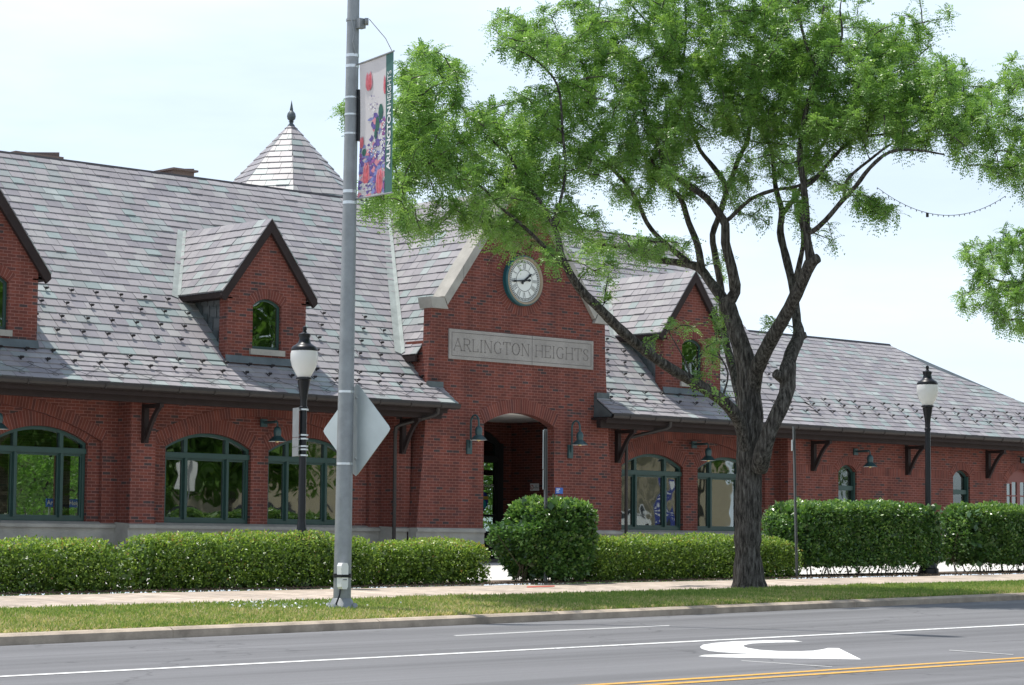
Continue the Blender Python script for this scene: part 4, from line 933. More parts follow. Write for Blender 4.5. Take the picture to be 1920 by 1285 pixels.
for k in range(16):   # thin twigs below the first tulip
    x, y_ = rd.uniform(.30, .52), rd.uniform(.63, .73); a = rd.uniform(0, 3.14); dx, dy = .045*math.cos(a), .016*math.sin(a); patch(art['bpurple'], [(x, y_), (x+dx, y_+dy), (x+dx+.012, y_+dy+.002), (x+.012, y_+.002)], E1*2.2)
for k in range(80):
    cx = rd.gauss(.68, .05) if k < 50 else rd.uniform(.25, .5); cy = rd.uniform(.28, .55) if k < 50 else rd.choice([rd.uniform(.60, .70), rd.uniform(.28, .40)])
    quad_blob('white', cx, cy, .016, .0055, E1*3.8, 6, .3, k)
for k in range(9):   # little hand-written line at the foot
    x = .06+.038*k; patch(art['white'], [(x, .085), (x+.022, .085+.02*((k*7) % 3)/2), (x+.026, .10), (x+.008, .105)], E1*4.2); patch(art['white'], [(x, .045), (x+.024, .05), (x+.02, .065+.012*((k*5) % 3)/2), (x+.004, .06)], E1*4.2)
for n_, mb_ in art.items():
    if mb_.f: mb_.build({'bblue': 'painted_background', 'bpurple': 'purple_flowers', 'bmauve': 'mauve_flowers', 'bdgreen': 'painted_leaves', 'bpink': 'tulip_edges', 'bred': 'tulip_petals', 'white': 'white_blossom'}[n_], n_, BN)
RB = (math.radians(90), math.radians(90), math.radians(-90))
RB = Matrix(((0, 0, -1), (0, -1, 0), (-1, 0, 0)))
def vtext(body, size, bold, zc, ln):
    o = text_mesh('lettering', body, size, 'white', BN, (0, 0, 0), (0, 0, 0), bold)
    xs = [v.co.x for v in o.data.vertices]; wd = max(xs)-min(xs); k = ln/wd
    hs_ = max(v.co.y for v in o.data.vertices)-min(v.co.y for v in o.data.vertices)
    cy_ = (max(v.co.y for v in o.data.vertices)+min(v.co.y for v in o.data.vertices))/2
    for v in o.data.vertices:
        x, y_ = v.co.x*k, (v.co.y-cy_)*.105/hs_
        w_ = zc+x; u_ = .885-(y_/wB)*.80
        v.co = bp(u_, w_/hB, -.006 - (.001 if v.co.z > 0 else 0))
    return o
vtext('ARLINGTON', .1, .003, hB*(.16+.235), hB*.45); vtext('HEIGHTS', .1, 0, hB*(.73+.02), hB*.24)
q = MB(); q.tube([(0, .06, hB+.005), (0, -wB-.01, hB+tilt+.012)], .012, 8); q.build('banner_arm', 'galv', BN); q = MB(); q.tube([(0, .06, -.0), (0, -wB-.01, .012)], .012, 8); q.build('banner_arm', 'galv', BN)
z_ = zpole(40)+PZ-BB.z; q = MB(); q.tube([(lean*7-.0, -.14, z_+.01), (.05, -.47, (z_+hB+.06)/2-.03), (.02, -.66, hB+tilt)], .005, 5); q.build('stay_wire', 'guard', BN)
# diamond sign seen from behind
SG = empty('warning_sign', 'diamond shaped road sign seen from its bare grey back on the tall pole', 'road sign', (base.x+lean*2+.15, 24.55, 1.49))
hd = .60; q = MB(); c_ = .06
an = math.radians(-83)   # sign plane direction
ux, uy = math.cos(an), math.sin(an)
dia = []
for k in range(4):
    a_ = k*math.pi/2
    for t_ in (-.35, 0, .35): r_ = hd-.04-.0; dia.append((r_*math.cos(a_)+.045*math.cos(a_+t_*3), r_*math.sin(a_)+.045*math.sin(a_+t_*3)))
pts0 = [Vector((ux*u, uy*u, v)) for u, v in dia]; nrm = Vector((-uy, ux, 0))*.004
q.face([p-nrm for p in pts0]); q.face([p+nrm for p in reversed(pts0)])
for i in range(len(pts0)): j = (i+1) % len(pts0); q.face([pts0[i]-nrm, pts0[j]-nrm, pts0[j]+nrm, pts0[i]+nrm])
q.build('plate', 'signback', SG)
q = MB()
for z_ in (.42, -.38): q.tube([(-.02, 0, z_), (0, 0, z_)], .012, 6)
q.build('bolt', 'strap', SG)
# white cable box strapped on the pole
z_ = zpole(1080)+PZ; CBX = empty('cable_box', 'white cable box strapped low on the grey pole', 'cable box', (base.x-.095, 24.5, z_))
q = MB(); hb = .17; prof = [(.0, -hb), (.03, -hb), (.05, -hb+.03), (.055, 0), (.052, hb-.04), (.03, hb-.005), (0, hb)]
q.prism([(-.055, -hb+.03), (-.035, -hb), (.035, -hb), (.055, -hb+.03), (.06, hb-.04), (.04, hb), (-.04, hb), (-.06, hb-.04)], 1, -.07, .02); q.build('housing', 'white', CBX)
q = MB(); q.prism([(-.066, -.018), (.066, -.018), (.066, .018), (-.066, .018)], 1, -.076, .03); q.tube([(.095, .1, -.022), (.095, .1, .03)], .124, 20); q.box((-.03, -.078, -.05), (.03, -.071, -.042)); q.build('black_strap', 'black', CBX)
q = MB(); q.tube([(-.03, -.02, -hb), (-.045, -.02, -.25), (-.08, 0, -.36), (-.10, .02, -.47)], .012, 6); q.build('cable', 'black', CBX)
# narrow sign posts
def sign_post(x, yt, yb, D, label, grp, wid, plates, slant=0):
    a, b = atD(x, yt, D), atD(x+slant, yb, D); zb = gz(b.x, D)
    t = empty('sign_post', label, 'sign post', (b.x, D, zb), grp)
    q = MB(); tp = Vector((a.x-b.x, 0, a.z-zb)); 
    for (x0, x1, y0, y1) in ((-wid, wid, -.006, .0), (-wid, -wid+.006, -.03, -.006), (wid-.006, wid, -.03, -.006)):
        P = [(x0, y0, -.1), (x1, y0, -.1), (x1, y1, -.1), (x0, y1, -.1)]; Q = [(p_[0]+tp.x, p_[1], tp.z) for p_ in P]
        q.face(P); q.face(Q)
        for i in range(4): j = (i+1) % 4; q.face([P[i], P[j], Q[j], Q[i]])
    q.build('post', 'postgrey', t)
    for (z0, z1, w_, tk) in plates:
        p_ = MB(); k0 = (z0+z1)/2/tp.z*tp.x; vd_ = Vector((math.sin(BETA+.02), math.cos(BETA+.02), 0)); c0 = Vector((k0, -.01, 0))-R0*(wid+.012); nn_ = R0*.006
        A_ = [c0-vd_*w_*.5-nn_, c0+vd_*w_*.5-nn_, c0+vd_*w_*.5+nn_, c0-vd_*w_*.5+nn_]; B_ = [Vector((0, 0, z0)), Vector((0, 0, z1))]
        for e in B_: p_.face([a+e for a in A_])
        for i_ in range(4): p_.face([A_[i_]+B_[0], A_[(i_+1) % 4]+B_[0], A_[(i_+1) % 4]+B_[1], A_[i_]+B_[1]])
        p_.build('plate', 'signback', t)
    return t, tp
h_ = atD(1022, 805, 28.90).z-gz(27.5, 28.90)
sign_post(1022, 805, 1088, 28.90, 'grey steel post with edge-on sign rising from the tall shrub by the entrance', None, .027, [(h_-.66, h_-.02, .30, .01), (h_-1.0, h_-.68, .30, .01)], 0)
h_ = atD(1487, 800, 28.9).z-gz(33.5, 28.9)
sign_post(1487, 800, 1040, 28.9, 'thin galvanised post with edge-on sign beside the tree trunk', None, .023, [(h_-.45, h_-.25, .2, .01)], 6)
tt = empty('street_sign_post', 'pale sign cut by the right edge of the picture', 'sign post', (41.55, 28.9, gz(41.5, 28.9)))
cc_ = atD(1921, 850, 28.9); q = MB(); q.tube([(cc_.x+.22-41.55, .0, 0), (cc_.x+.22-41.55, 0, cc_.z+.45-tt.location.z)], .03, 8); q.build('post', 'galv', tt)
q = MB(); q.box((cc_.x-.05-41.55, -.05, cc_.z-.36-tt.location.z), (cc_.x+.5-41.55, -.035, cc_.z+.36-tt.location.z)); q.build('plate', 'white', tt)
# ------------------------------------------------------------------ leaves
def leaf_mesh(name, ctr, ux, uy, ln, wd, m, parent=None, rnd=None, fold=0.0, **props):
    # kite shaped leaves: ctr base points, ux along the leaf, uy across
    n = len(ctr); P = np.empty((n, 4, 3), np.float32)
    P[:, 0] = ctr; P[:, 1] = ctr+ux*(ln*.5)[:, None]+uy*(wd*.5)[:, None]; P[:, 2] = ctr+ux*ln[:, None]; P[:, 3] = ctr+ux*(ln*.5)[:, None]-uy*(wd*.5)[:, None]
    me = bpy.data.meshes.new(name); me.vertices.add(n*4); me.vertices.foreach_set('co', P.ravel())
    me.loops.add(n*4); me.loops.foreach_set('vertex_index', np.arange(n*4, dtype=np.int32)); me.polygons.add(n); me.polygons.foreach_set('loop_start', np.arange(0, n*4, 4, dtype=np.int32))
    try: me.polygons.foreach_set('loop_total', np.full(n, 4, dtype=np.int32))
    except Exception: pass
    at = me.attributes.new('rnd', 'FLOAT', 'FACE'); at.data.foreach_set('value', (rnd if rnd is not None else np.random.rand(n)).astype(np.float32))
    me.materials.append(M[m]); me.update(calc_edges=True); me.validate()
    o = bpy.data.objects.new(name, me); COL.objects.link(o)
    if parent: o.parent = parent
    for k, v in props.items(): o[k] = v
    return o
def unit(v): return v/np.maximum(np.linalg.norm(v, axis=1, keepdims=True), 1e-9)
rng = np.random.default_rng(11)
def vnoise(p, f, seed=0):
    r_ = np.random.default_rng(seed); o = np.zeros(len(p))
    for k in range(6):
        d = r_.normal(size=3); d /= np.linalg.norm(d); o += np.sin((p@d)*f*(1+.35*k)+r_.uniform(0, 6.28))/(1+.35*k)
    return o/2.6
# ------------------------------------------------------------------ hedges
def hedge(s0, s1, D0, D1, h, label, grp, kind='leaf_box', n=9000, leaf=.045, rnd_top=.12, bare=.12, ends=(.25, .25), lump=.06, topf=None, name='hedge', seed=1, stems=10, under=None):
    sc = (s0+s1)/2; z0 = gz(sc, (D0+D1)/2); t = empty(name, label, name if name != 'box_hedge' else 'hedge', (sc, (D0+D1)/2, z0), grp)
    g = np.random.default_rng(seed); hx, hy = (s1-s0)/2, (D1-D0)/2
    hh = h-bare
    # sample the surface of a rounded box (superellipsoid) with shell depth
    N_ = n*2; u = g.uniform(-1, 1, (N_, 3)); ax = g.integers(0, 3, N_)
    area = np.array([hy*hh, hx*hh, hx*hy*1.2]); area /= area.sum(); ax = g.choice(3, N_, p=area)
    u[np.arange(N_), ax] = np.sign(u[np.arange(N_), ax]+1e-9)
    front = (ax == 1); u[front, 1] = np.where(g.random(front.sum()) < .68, -1, 1)
    u[(ax == 2), 2] = np.where(g.random((ax == 2).sum()) < .93, 1, -1)
    pw = 5.0; nrm = (np.abs(u)**pw).sum(1)**(1/pw); q = u/nrm[:, None]
    P = q*np.array([hx, hy, hh/2]); P[:, 2] += bare+hh/2
    nv = unit(np.sign(q)*np.abs(q)**(pw-1)/np.array([hx, hy, hh/2]))
    lp_ = vnoise(P+np.array([sc*1.7, 0, 0]), 3.2, seed)*lump+vnoise(P+np.array([sc, 0, 0]), 9, seed+1)*lump*.5
    dep = g.exponential(.07, N_); dep = np.minimum(dep, .28)
    # gaps: thin out by noise near the bottom
    keep = g.random(N_) > np.clip((max(bare, 0)+.16-P[:, 2])/.22, 0, .60)
    P = P+nv*(lp_-dep+.02)[:, None]; 
    if topf is not None: P[:, 2] *= topf(P[:, 0]+sc)
    zl = np.array([gz(x+sc, (D0+D1)/2)-z0 for x in (-hx, hx)]); P[:, 2] += zl[0]+(P[:, 0]+hx)/(2*hx)*(zl[1]-zl[0])
    if under is not None: under(P, sc)
    P, nv = P[keep][:n], nv[keep][:n]; k = len(P)
    d = unit(nv*.55+g.normal(size=(k, 3))*.75+np.array([0, 0, .15])); w_ = unit(np.cross(d, g.normal(size=(k, 3))*.8+np.array([0, 0, 1.1])))
    ln = leaf*g.uniform(.6, 1.25, k); wd = ln*g.uniform(.5, .68, k)
    r_ = np.clip(g.random(k)*.8+.1*vnoise(P, 4, seed+2)+.25*(nv[:, 2] > .5), 0, .99); r_[g.random(k) < .006] = 1  # upward-facing leaves coloured lighter: painted-in sunlit top plus yellower new growth
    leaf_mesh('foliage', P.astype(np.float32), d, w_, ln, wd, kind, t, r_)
    # woody inside: stems and a loose core of twigs
    s = MB(); rd = random.Random(seed)
    for i in range(stems):
        x = (-hx+.2)+(2*hx-.4)*(i+rd.random()*.6)/stems; zb = gz(sc+x, D0)-z0
        for j in range(3): s.tube([(x, rd.uniform(-.08, .08), zb-.03), (x+rd.uniform(-.12, .12), rd.uniform(-.2, .2), zb+.28), (x+rd.uniform(-.35, .35), rd.uniform(-hy*.6, hy*.6), zb+h*.6)], [.010, .008, .004], 5)
    s.build('stem', 'twig', t)
    # inner leaves that stop light from passing straight through
    ni = int(n*.45); Pi = g.uniform(-1, 1, (ni, 3))*np.array([max(hx-.2, .1), max(hy-.12, .08), (hh-.24)/2]); Pi[:, 2] += bare+.16+(hh-.24)/2
    if topf is not None: Pi[:, 2] *= topf(Pi[:, 0]+sc)
    Pi[:, 2] += zl[0]+(Pi[:, 0]+hx)/(2*hx)*(zl[1]-zl[0])
    if under is not None: under(Pi, sc)
    ni = len(Pi); d = unit(g.normal(size=(ni, 3))); w_ = unit(np.cross(d, g.normal(size=(ni, 3))))
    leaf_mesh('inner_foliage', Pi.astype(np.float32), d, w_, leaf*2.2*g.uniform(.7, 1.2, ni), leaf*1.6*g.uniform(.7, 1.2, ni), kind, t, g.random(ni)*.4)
    return t
GH = 'low clipped hedges along the pavement'
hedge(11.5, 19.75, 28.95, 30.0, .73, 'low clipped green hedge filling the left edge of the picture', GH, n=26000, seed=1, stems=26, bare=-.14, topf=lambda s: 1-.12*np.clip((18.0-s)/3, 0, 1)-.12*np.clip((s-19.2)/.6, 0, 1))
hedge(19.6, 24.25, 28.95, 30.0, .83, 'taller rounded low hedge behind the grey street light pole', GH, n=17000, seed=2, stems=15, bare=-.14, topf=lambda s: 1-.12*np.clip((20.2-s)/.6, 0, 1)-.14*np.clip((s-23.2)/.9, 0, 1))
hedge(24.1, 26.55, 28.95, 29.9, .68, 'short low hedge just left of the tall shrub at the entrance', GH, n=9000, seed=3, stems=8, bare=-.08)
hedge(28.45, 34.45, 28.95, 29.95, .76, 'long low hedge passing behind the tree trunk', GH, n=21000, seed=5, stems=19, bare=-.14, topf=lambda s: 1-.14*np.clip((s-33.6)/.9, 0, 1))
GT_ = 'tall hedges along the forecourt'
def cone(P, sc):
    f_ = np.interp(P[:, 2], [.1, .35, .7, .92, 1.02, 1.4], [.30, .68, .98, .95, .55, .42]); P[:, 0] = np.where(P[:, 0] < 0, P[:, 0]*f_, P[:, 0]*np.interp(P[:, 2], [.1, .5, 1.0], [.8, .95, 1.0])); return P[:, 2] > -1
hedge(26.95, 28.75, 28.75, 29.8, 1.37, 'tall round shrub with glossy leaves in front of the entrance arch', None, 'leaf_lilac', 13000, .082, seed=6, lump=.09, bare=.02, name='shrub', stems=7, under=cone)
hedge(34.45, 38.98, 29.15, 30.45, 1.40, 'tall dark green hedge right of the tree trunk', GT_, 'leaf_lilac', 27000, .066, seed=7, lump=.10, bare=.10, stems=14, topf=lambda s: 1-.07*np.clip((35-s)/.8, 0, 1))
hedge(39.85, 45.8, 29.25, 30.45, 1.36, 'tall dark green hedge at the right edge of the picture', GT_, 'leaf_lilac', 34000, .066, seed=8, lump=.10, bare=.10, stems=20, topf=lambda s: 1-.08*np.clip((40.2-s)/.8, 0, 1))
# ------------------------------------------------------------------ grass blades on the verge
ng = 190000; g = rng
D_ = 23.02+2.98*g.random(ng); t_ = g.random(ng); s_ = D_*(.58+.98*t_**1.0)
# denser close to the camera
z_ = np.array([(-1.227+.0161*s_), (-1.033+.0119*s_)]); zz = z_[0]+(z_[1]-z_[0])*(D_-23)/3
P = np.stack([s_, D_, zz-.005], 1)
d = unit(np.stack([g.normal(size=ng)*.8, g.normal(size=ng)*.8, np.ones(ng)], 1)); w_ = unit(np.cross(d, g.normal(size=(ng, 3))))
pn_ = vnoise(P, 1.5, 3)*.7+vnoise(P, 5, 4)*.5; dry = np.clip(.84-.22*(D_-23.0)+.55*pn_-.35*np.clip((s_-25)/6, 0, 1), 0, 1)
r_ = np.clip(g.random(ng)*.62+dry*.62*g.random(ng)**.5, 0, 1)
leaf_mesh('grass', P.astype(np.float32), d, w_, .03+.05*g.random(ng)+.02*(pn_ > .5), .012+.008*g.random(ng), 'grassblade', None, r_, kind='stuff')
# clover flowers
nc = 130; P = np.stack([g.uniform(19.2, 20.9, nc)-.6, g.uniform(24.4, 25.9, nc), np.zeros(nc)], 1); P[:, 0] = 19.2+np.abs(g.normal(0, .6, nc))*np.sign(g.random(nc)-.72); P[:, 2] = [(-1.227+.0161*a)+((-1.033+.0119*a)-(-1.227+.0161*a))*(b-23)/3+.055 for a, b in P[:, :2]]
d = unit(g.normal(size=(nc, 3))); w_ = unit(np.cross(d, g.normal(size=(nc, 3)))); leaf_mesh('clover', P.astype(np.float32), d, w_, np.full(nc, .03), np.full(nc, .03), 'white', None, None, kind='stuff')
# mulch litter and pebbles by the hedge foot
nm = 9000; P = np.stack([g.uniform(14, 46, nm), 28.78+np.abs(g.normal(0, .12, nm)), np.zeros(nm)], 1); P[:, 2] = [gz(a, b)+.03 for a, b in P[:, :2]]
d = unit(g.normal(size=(nm, 3))*np.array([1, 1, .3])); w_ = unit(np.cross(d, g.normal(size=(nm, 3)))); leaf_mesh('mulch', P.astype(np.float32), d, w_, .03+.03*g.random(nm), .015+.015*g.random(nm), 'twig', None, None, kind='stuff')
# ------------------------------------------------------------------ trees
def grow(name, label, cat, limbs, blobs, Z0, base, leafm, ntarget, grp=None, seed=3, frond=(.15, .27), leaflet=(.040, .019), nf=(12, 18), thick=2.3, cap_burl=()):
    g = np.random.default_rng(seed); rd = random.Random(seed)
    T = empty(name, label, cat, base, grp); off = Vector(base)
    nodes_p = []; bark = MB(); 
    for lb in limbs:
        pts = []; rad = []
        for (x, y, w_, dz) in lb:
            Z = Z0+dz; pts.append(atZ(x, y, Z)-off); rad.append(w_*(.85 if y < 1060 else .95)*Z/F_PX/2)
        # Catmull-Rom resample
        P2 = []; R2 = []
        ext = [pts[0]*2-pts[1]]+pts+[pts[-1]*2-pts[-2]]
        for i in range(len(pts)-1):
            a, b, c, d = ext[i:i+4]; n_ = max(2, int((c-b).length/.12))
            for k in range(n_):
                t = k/n_; P2.append(.5*((2*b)+(c-a)*t+(2*a-5*b+4*c-d)*t*t+(3*b-a-3*c+d)*t**3)); R2.append(rad[i]+(rad[i+1]-rad[i])*t)
        P2.append(pts[-1]); R2.append(rad[-1])
        wob = [rd.uniform(-1, 1) for _ in P2]
        R3 = [r_*(1+.07*w2) for r_, w2 in zip(R2, wob)]
        bark.tube(P2, R3, 14 if max(R2) > .08 else 8)
        for p, r_ in zip(P2[2:], R2[2:]):
            if r_ < .10: nodes_p.append((p.x, p.y, p.z))
    # targets
    wts = np.array([b[2]*b[3]*b[4] for b in blobs], float); wts /= wts.sum(); tg = []
    for k in range(ntarget):
        b = blobs[g.choice(len(blobs), p=wts)]
        while True:
            u, v, w2 = g.uniform(-1, 1, 3)
            if u*u+v*v+w2*w2 < 1: break
        dep = (b[5] if len(b) > 5 else 0)+w2*thick
        tg.append(tuple(atZ(b[0]+u*b[2], b[1]+v*b[3], Z0+dep)-off))
    tg = np.array(tg); NP = list(nodes_p); arr = np.array(NP); A = np.empty((len(NP)+ntarget*8, 3)); A[:len(NP)] = arr; na = len(NP)
    dmin = np.array([((A[:na]-t)**2).sum(1).min() for t in tg]); order = np.argsort(dmin)
    tips = []; 
    for i in order:
        t = tg[i]; d2 = ((A[:na]-t)**2).sum(1)
        j = int(np.argmin(d2*(1+.6*g.random(na)))); p0 = A[j].copy(); L_ = math.sqrt(d2[j]); n_ = max(3, min(8, int(L_/.22)+2))
        mid = (p0+t)/2+g.normal(size=3)*L_*.10+np.array([0, 0, L_*.14]); pts = []
        for k in range(n_+1):
            q = k/n_; pts.append((1-q)**2*p0+2*q*(1-q)*mid+q*q*t+(g.normal(size=3)*.012 if 0 < k < n_ else 0))
        r0 = .007+.010*min(L_, 2.0); bark.tube([Vector(p) for p in pts], [r0+(.003-r0)*k/n_ for k in range(n_+1)], 4, cap=False)
        for p in pts[1:]:
            if na < len(A): A[na] = p; na += 1
        tips.append(np.array(pts))
    tk = child(bark.build('trunk', 'bark', smooth=True), None) if 0 else bark.build('trunk', 'bark', T, smooth=True)
    # fronds along each twig
    FP, FA, FT = [], [], []
    for pts in tips:
        tw = g.random(); k = int(g.integers(nf[0], nf[1])); q = g.uniform(.2, 1.0, k)*(len(pts)-1); i = np.minimum(q.astype(int), len(pts)-2); f_ = (q-i)[:, None]
        FP.append(pts[i]*(1-f_)+pts[i+1]*f_); FA.append(pts[i+1]-pts[i]); FT.append(np.full(k, tw))
    FP = np.concatenate(FP); FA = unit(np.concatenate(FA)); FT = np.concatenate(FT); nF = len(FP); m_ = 6
    dr = unit(FA*.35+g.normal(size=(nF, 3))*.75+np.array([0, 0, .12])); Lf = g.uniform(frond[0], frond[1], nF)
    side = unit(np.cross(dr, np.array([0, 0, 1.])+g.normal(size=(nF, 3))*.35)); fr = g.random(nF)
    C, UX, UY, LN, RN = [], [], [], [], []
    for k in range(m_):
        a = (k+.6)/m_; c = FP+dr*(Lf*a)[:, None]+np.array([0, 0, -1.])*(Lf*.38*a*a)[:, None]; dd = unit(dr+np.array([0, 0, -.76*a]))
        for sg in (-1, 1):
            C.append(c); UX.append(side*sg*.85+dd*.45+np.array([0, 0, -.15])); UY.append(dd+g.normal(size=(nF, 3))*.25); LN.append(leaflet[0]*(1.15-.5*a)*g.uniform(.8, 1.2, nF)); RN.append(.55*FT+.35*fr+.08*g.random(nF))
    C = np.concatenate(C); UX = unit(np.concatenate(UX)); UY = unit(np.concatenate(UY)); LN = np.concatenate(LN); RN = np.concatenate(RN); WD = np.full(len(LN), leaflet[1])
    yl = vnoise(C, .9, seed+5); RN = np.clip(RN*.88+.12*(yl > .9), 0, .95); 
    leaf_mesh('crown', C.astype(np.float32), UX, UY, np.array(LN), np.array(WD)*g.uniform(.8, 1.3, len(WD)), leafm, T, RN)
    return T, tips
LIMB = [
 [(1405,1104,78,0),(1404,1088,65,0),(1402,1040,60,0),(1402,980,61,0),(1404,900,58,0),(1407,830,60,0),(1406,770,58,0),(1403,720,52,0),(1398,680,44,0),(1385,635,38,0),(1372,595,36,0),(1362,565,33,0)],
 [(1362,570,30,0),(1378,548,26,-.1),(1372,503,23,-.2),(1360,455,21,-.2),(1360,421,19,-.2),(1346,399,17,-.2),(1324,371,15,-.3),(1275,337,13,-.5),(1249,319,12,-.6),(1238,281,10,-.7),(1222,240,8,-.8),(1200,190,6,-.9)],
 [(1366,580,32,0),(1355,559,26,.2),(1329,526,22,.4),(1312,503,20,.6),(1280,494,17,.9),(1230,486,14,1.2),(1180,466,12,1.5),(1130,458,9,1.8),(1085,440,7,2.0),(1040,400,5,2.2)],
 [(1316,508,18,.5),(1308,460,15,.4),(1291,417,13,.2),(1275,370,11,0),(1240,340,9,-.3),(1222,300,7,-.5)],
 [(1290,492,15,.8),(1240,450,11,.4),(1213,418,10,.2),(1190,369,9,0),(1144,314,8,-.3),(1090,290,6,-.5),(1040,260,5,-.8)],
 [(1392,760,26,.3),(1378,705,22,.8),(1361,641,17,1.2),(1356,590,16,1.4),(1350,529,16,1.5),(1340,473,15,1.5),(1336,440,14,1.4),(1350,400,13,1.3),(1361,352,12,1.2),(1339,315,11,1.1),(1312,281,9,1.0),(1300,245,8,1.0),(1288,190,7,1.0),(1283,125,6,1.1)],
 [(1361,355,11,1.2),(1372,335,11,1.1),(1384,300,10,1.0),(1402,262,10,1.0),(1406,225,9,.9),(1417,169,8,.9),(1427,112,7,.8),(1446,70,6,.8),(1460,10,5,.8)],
 [(1283,130,7,1.1),(1239,91,6,1.0),(1215,45,5,.9),(1174,0,4,.8)], [(1280,120,6,1.1),(1286,65,5,1.1),(1285,10,4,1.1)], [(1275,124,5,1.0),(1252,70,4,.8),(1250,10,4,.8)],
 [(1352,420,12,-.2),(1369,409,10,-.2),(1406,375,9,-.4),(1447,358,8,-.5),(1496,349,7,-.6),(1530,330,5,-.8)],
 [(1400,840,34,-.1),(1386,790,30,-.3),(1355,752,27,-.7),(1310,722,25,-1.2),(1262,694,23,-1.7),(1212,660,22,-2.2),(1165,620,22,-2.6),(1125,580,21,-3.0),(1090,545,19,-3.3),(1068,512,17,-3.5),(1052,475,14,-3.6),(1045,440,12,-3.7),(1018,385,10,-3.7),(985,345,8,-3.6),(960,300,7,-3.4),(930,240,6,-3.2)],
 [(1062,505,11,-3.5),(1020,462,9,-3.7),(985,428,8,-3.9),(958,405,7,-4.0),(928,380,6,-4.2),(896,345,5,-4.4),(831,320,4,-4.7),(790,300,3,-5)],
 [(1035,420,8,-3.7),(1050,380,7,-3.4),(1060,320,6,-3.0),(1055,250,6,-2.8),(1045,160,5,-2.6),(1000,110,4,-2.6),(950,85,3,-2.7)],
 [(950,290,5,-3.4),(890,230,4,-3.8),(850,180,3,-4.0),(820,130,3,-4.2)],
 [(1409,735,42,0),(1418,695,34,-.2),(1444,641,31,-.6),(1474,589,28,-1.0),(1504,529,27,-1.4),(1519,495,28,-1.6),(1534,484,20,-1.7)],
 [(1521,490,24,-1.6),(1514,450,18,-1.6),(1511,400,17,-1.6),(1507,349,14,-1.6),(1500,300,13,-1.6),(1501,262,12,-1.6),(1511,210,11,-1.6),(1522,161,10,-1.6),(1531,131,9,-1.6),(1515,94,7,-1.6),(1500,37,6,-1.6),(1496,-20,5,-1.6)],
 [(1531,133,8,-1.6),(1567,94,6,-1.7),(1579,67,5,-1.8),(1575,20,4,-1.8)], [(1531,133,7,-1.6),(1538,60,6,-1.5),(1545,10,4,-1.5)],
 [(1512,434,15,-1.6),(1524,434,12,-1.7),(1549,412,11,-1.9),(1578,378,11,-2.1),(1605,349,10,-2.3),(1631,315,9,-2.5),(1669,285,8,-2.8),(1720,282,5,-3.0),(1770,290,4,-3.2)],
 [(1583,372,8,-2.1),(1589,337,7,-2.1),(1631,300,6,-2.2),(1680,266,5,-2.4),(1740,256,4,-2.6),(1820,250,3,-3.0)],
 [(1508,352,9,-1.6),(1530,335,9,-1.5),(1560,298,8,-1.2),(1594,266,7,-1.0),(1631,255,6,-.8),(1690,245,4,-.6),(1760,200,3,-.4)],
 [(1424,880,40,-.3),(1431,846,38,-.5),(1446,802,33,-.6),(1468,755,33,-.6),(1477,725,34,-.5),(1476,700,38,-.5),(1483,665,30,-.3),(1498,630,28,-.1),(1494,604,21,0),(1490,559,19,.2),(1484,525,18,.3),(1473,480,17,.5),(1463,436,16,.6),(1466,395,14,.7),(1455,356,11,.8),(1450,311,9,.9),(1444,274,8,.9),(1425,238,7,1.0),(1400,180,5,1.1)],
 [(1467,400,12,.7),(1480,385,11,.7),(1500,355,9,.6),(1530,290,7,.6),(1600,200,6,.6),(1680,140,4,.6),(1740,90,3,.6)],
 [(1498,632,24,-.1),(1512,628,14,-.1)], [(1470,712,26,-.5),(1454,700,22,-.6)],
 [(1488,540,15,.3),(1500,490,12,.2),(1506,450,10,.0),(1500,400,8,.1)],
 [(1300,735,5,-1.4),(1290,690,4,-1.5),(1270,650,3,-1.6),(1255,625,2,-1.7)], [(1355,745,5,-.8),(1365,700,4,-.9),(1345,660,3,-1.0)],
]
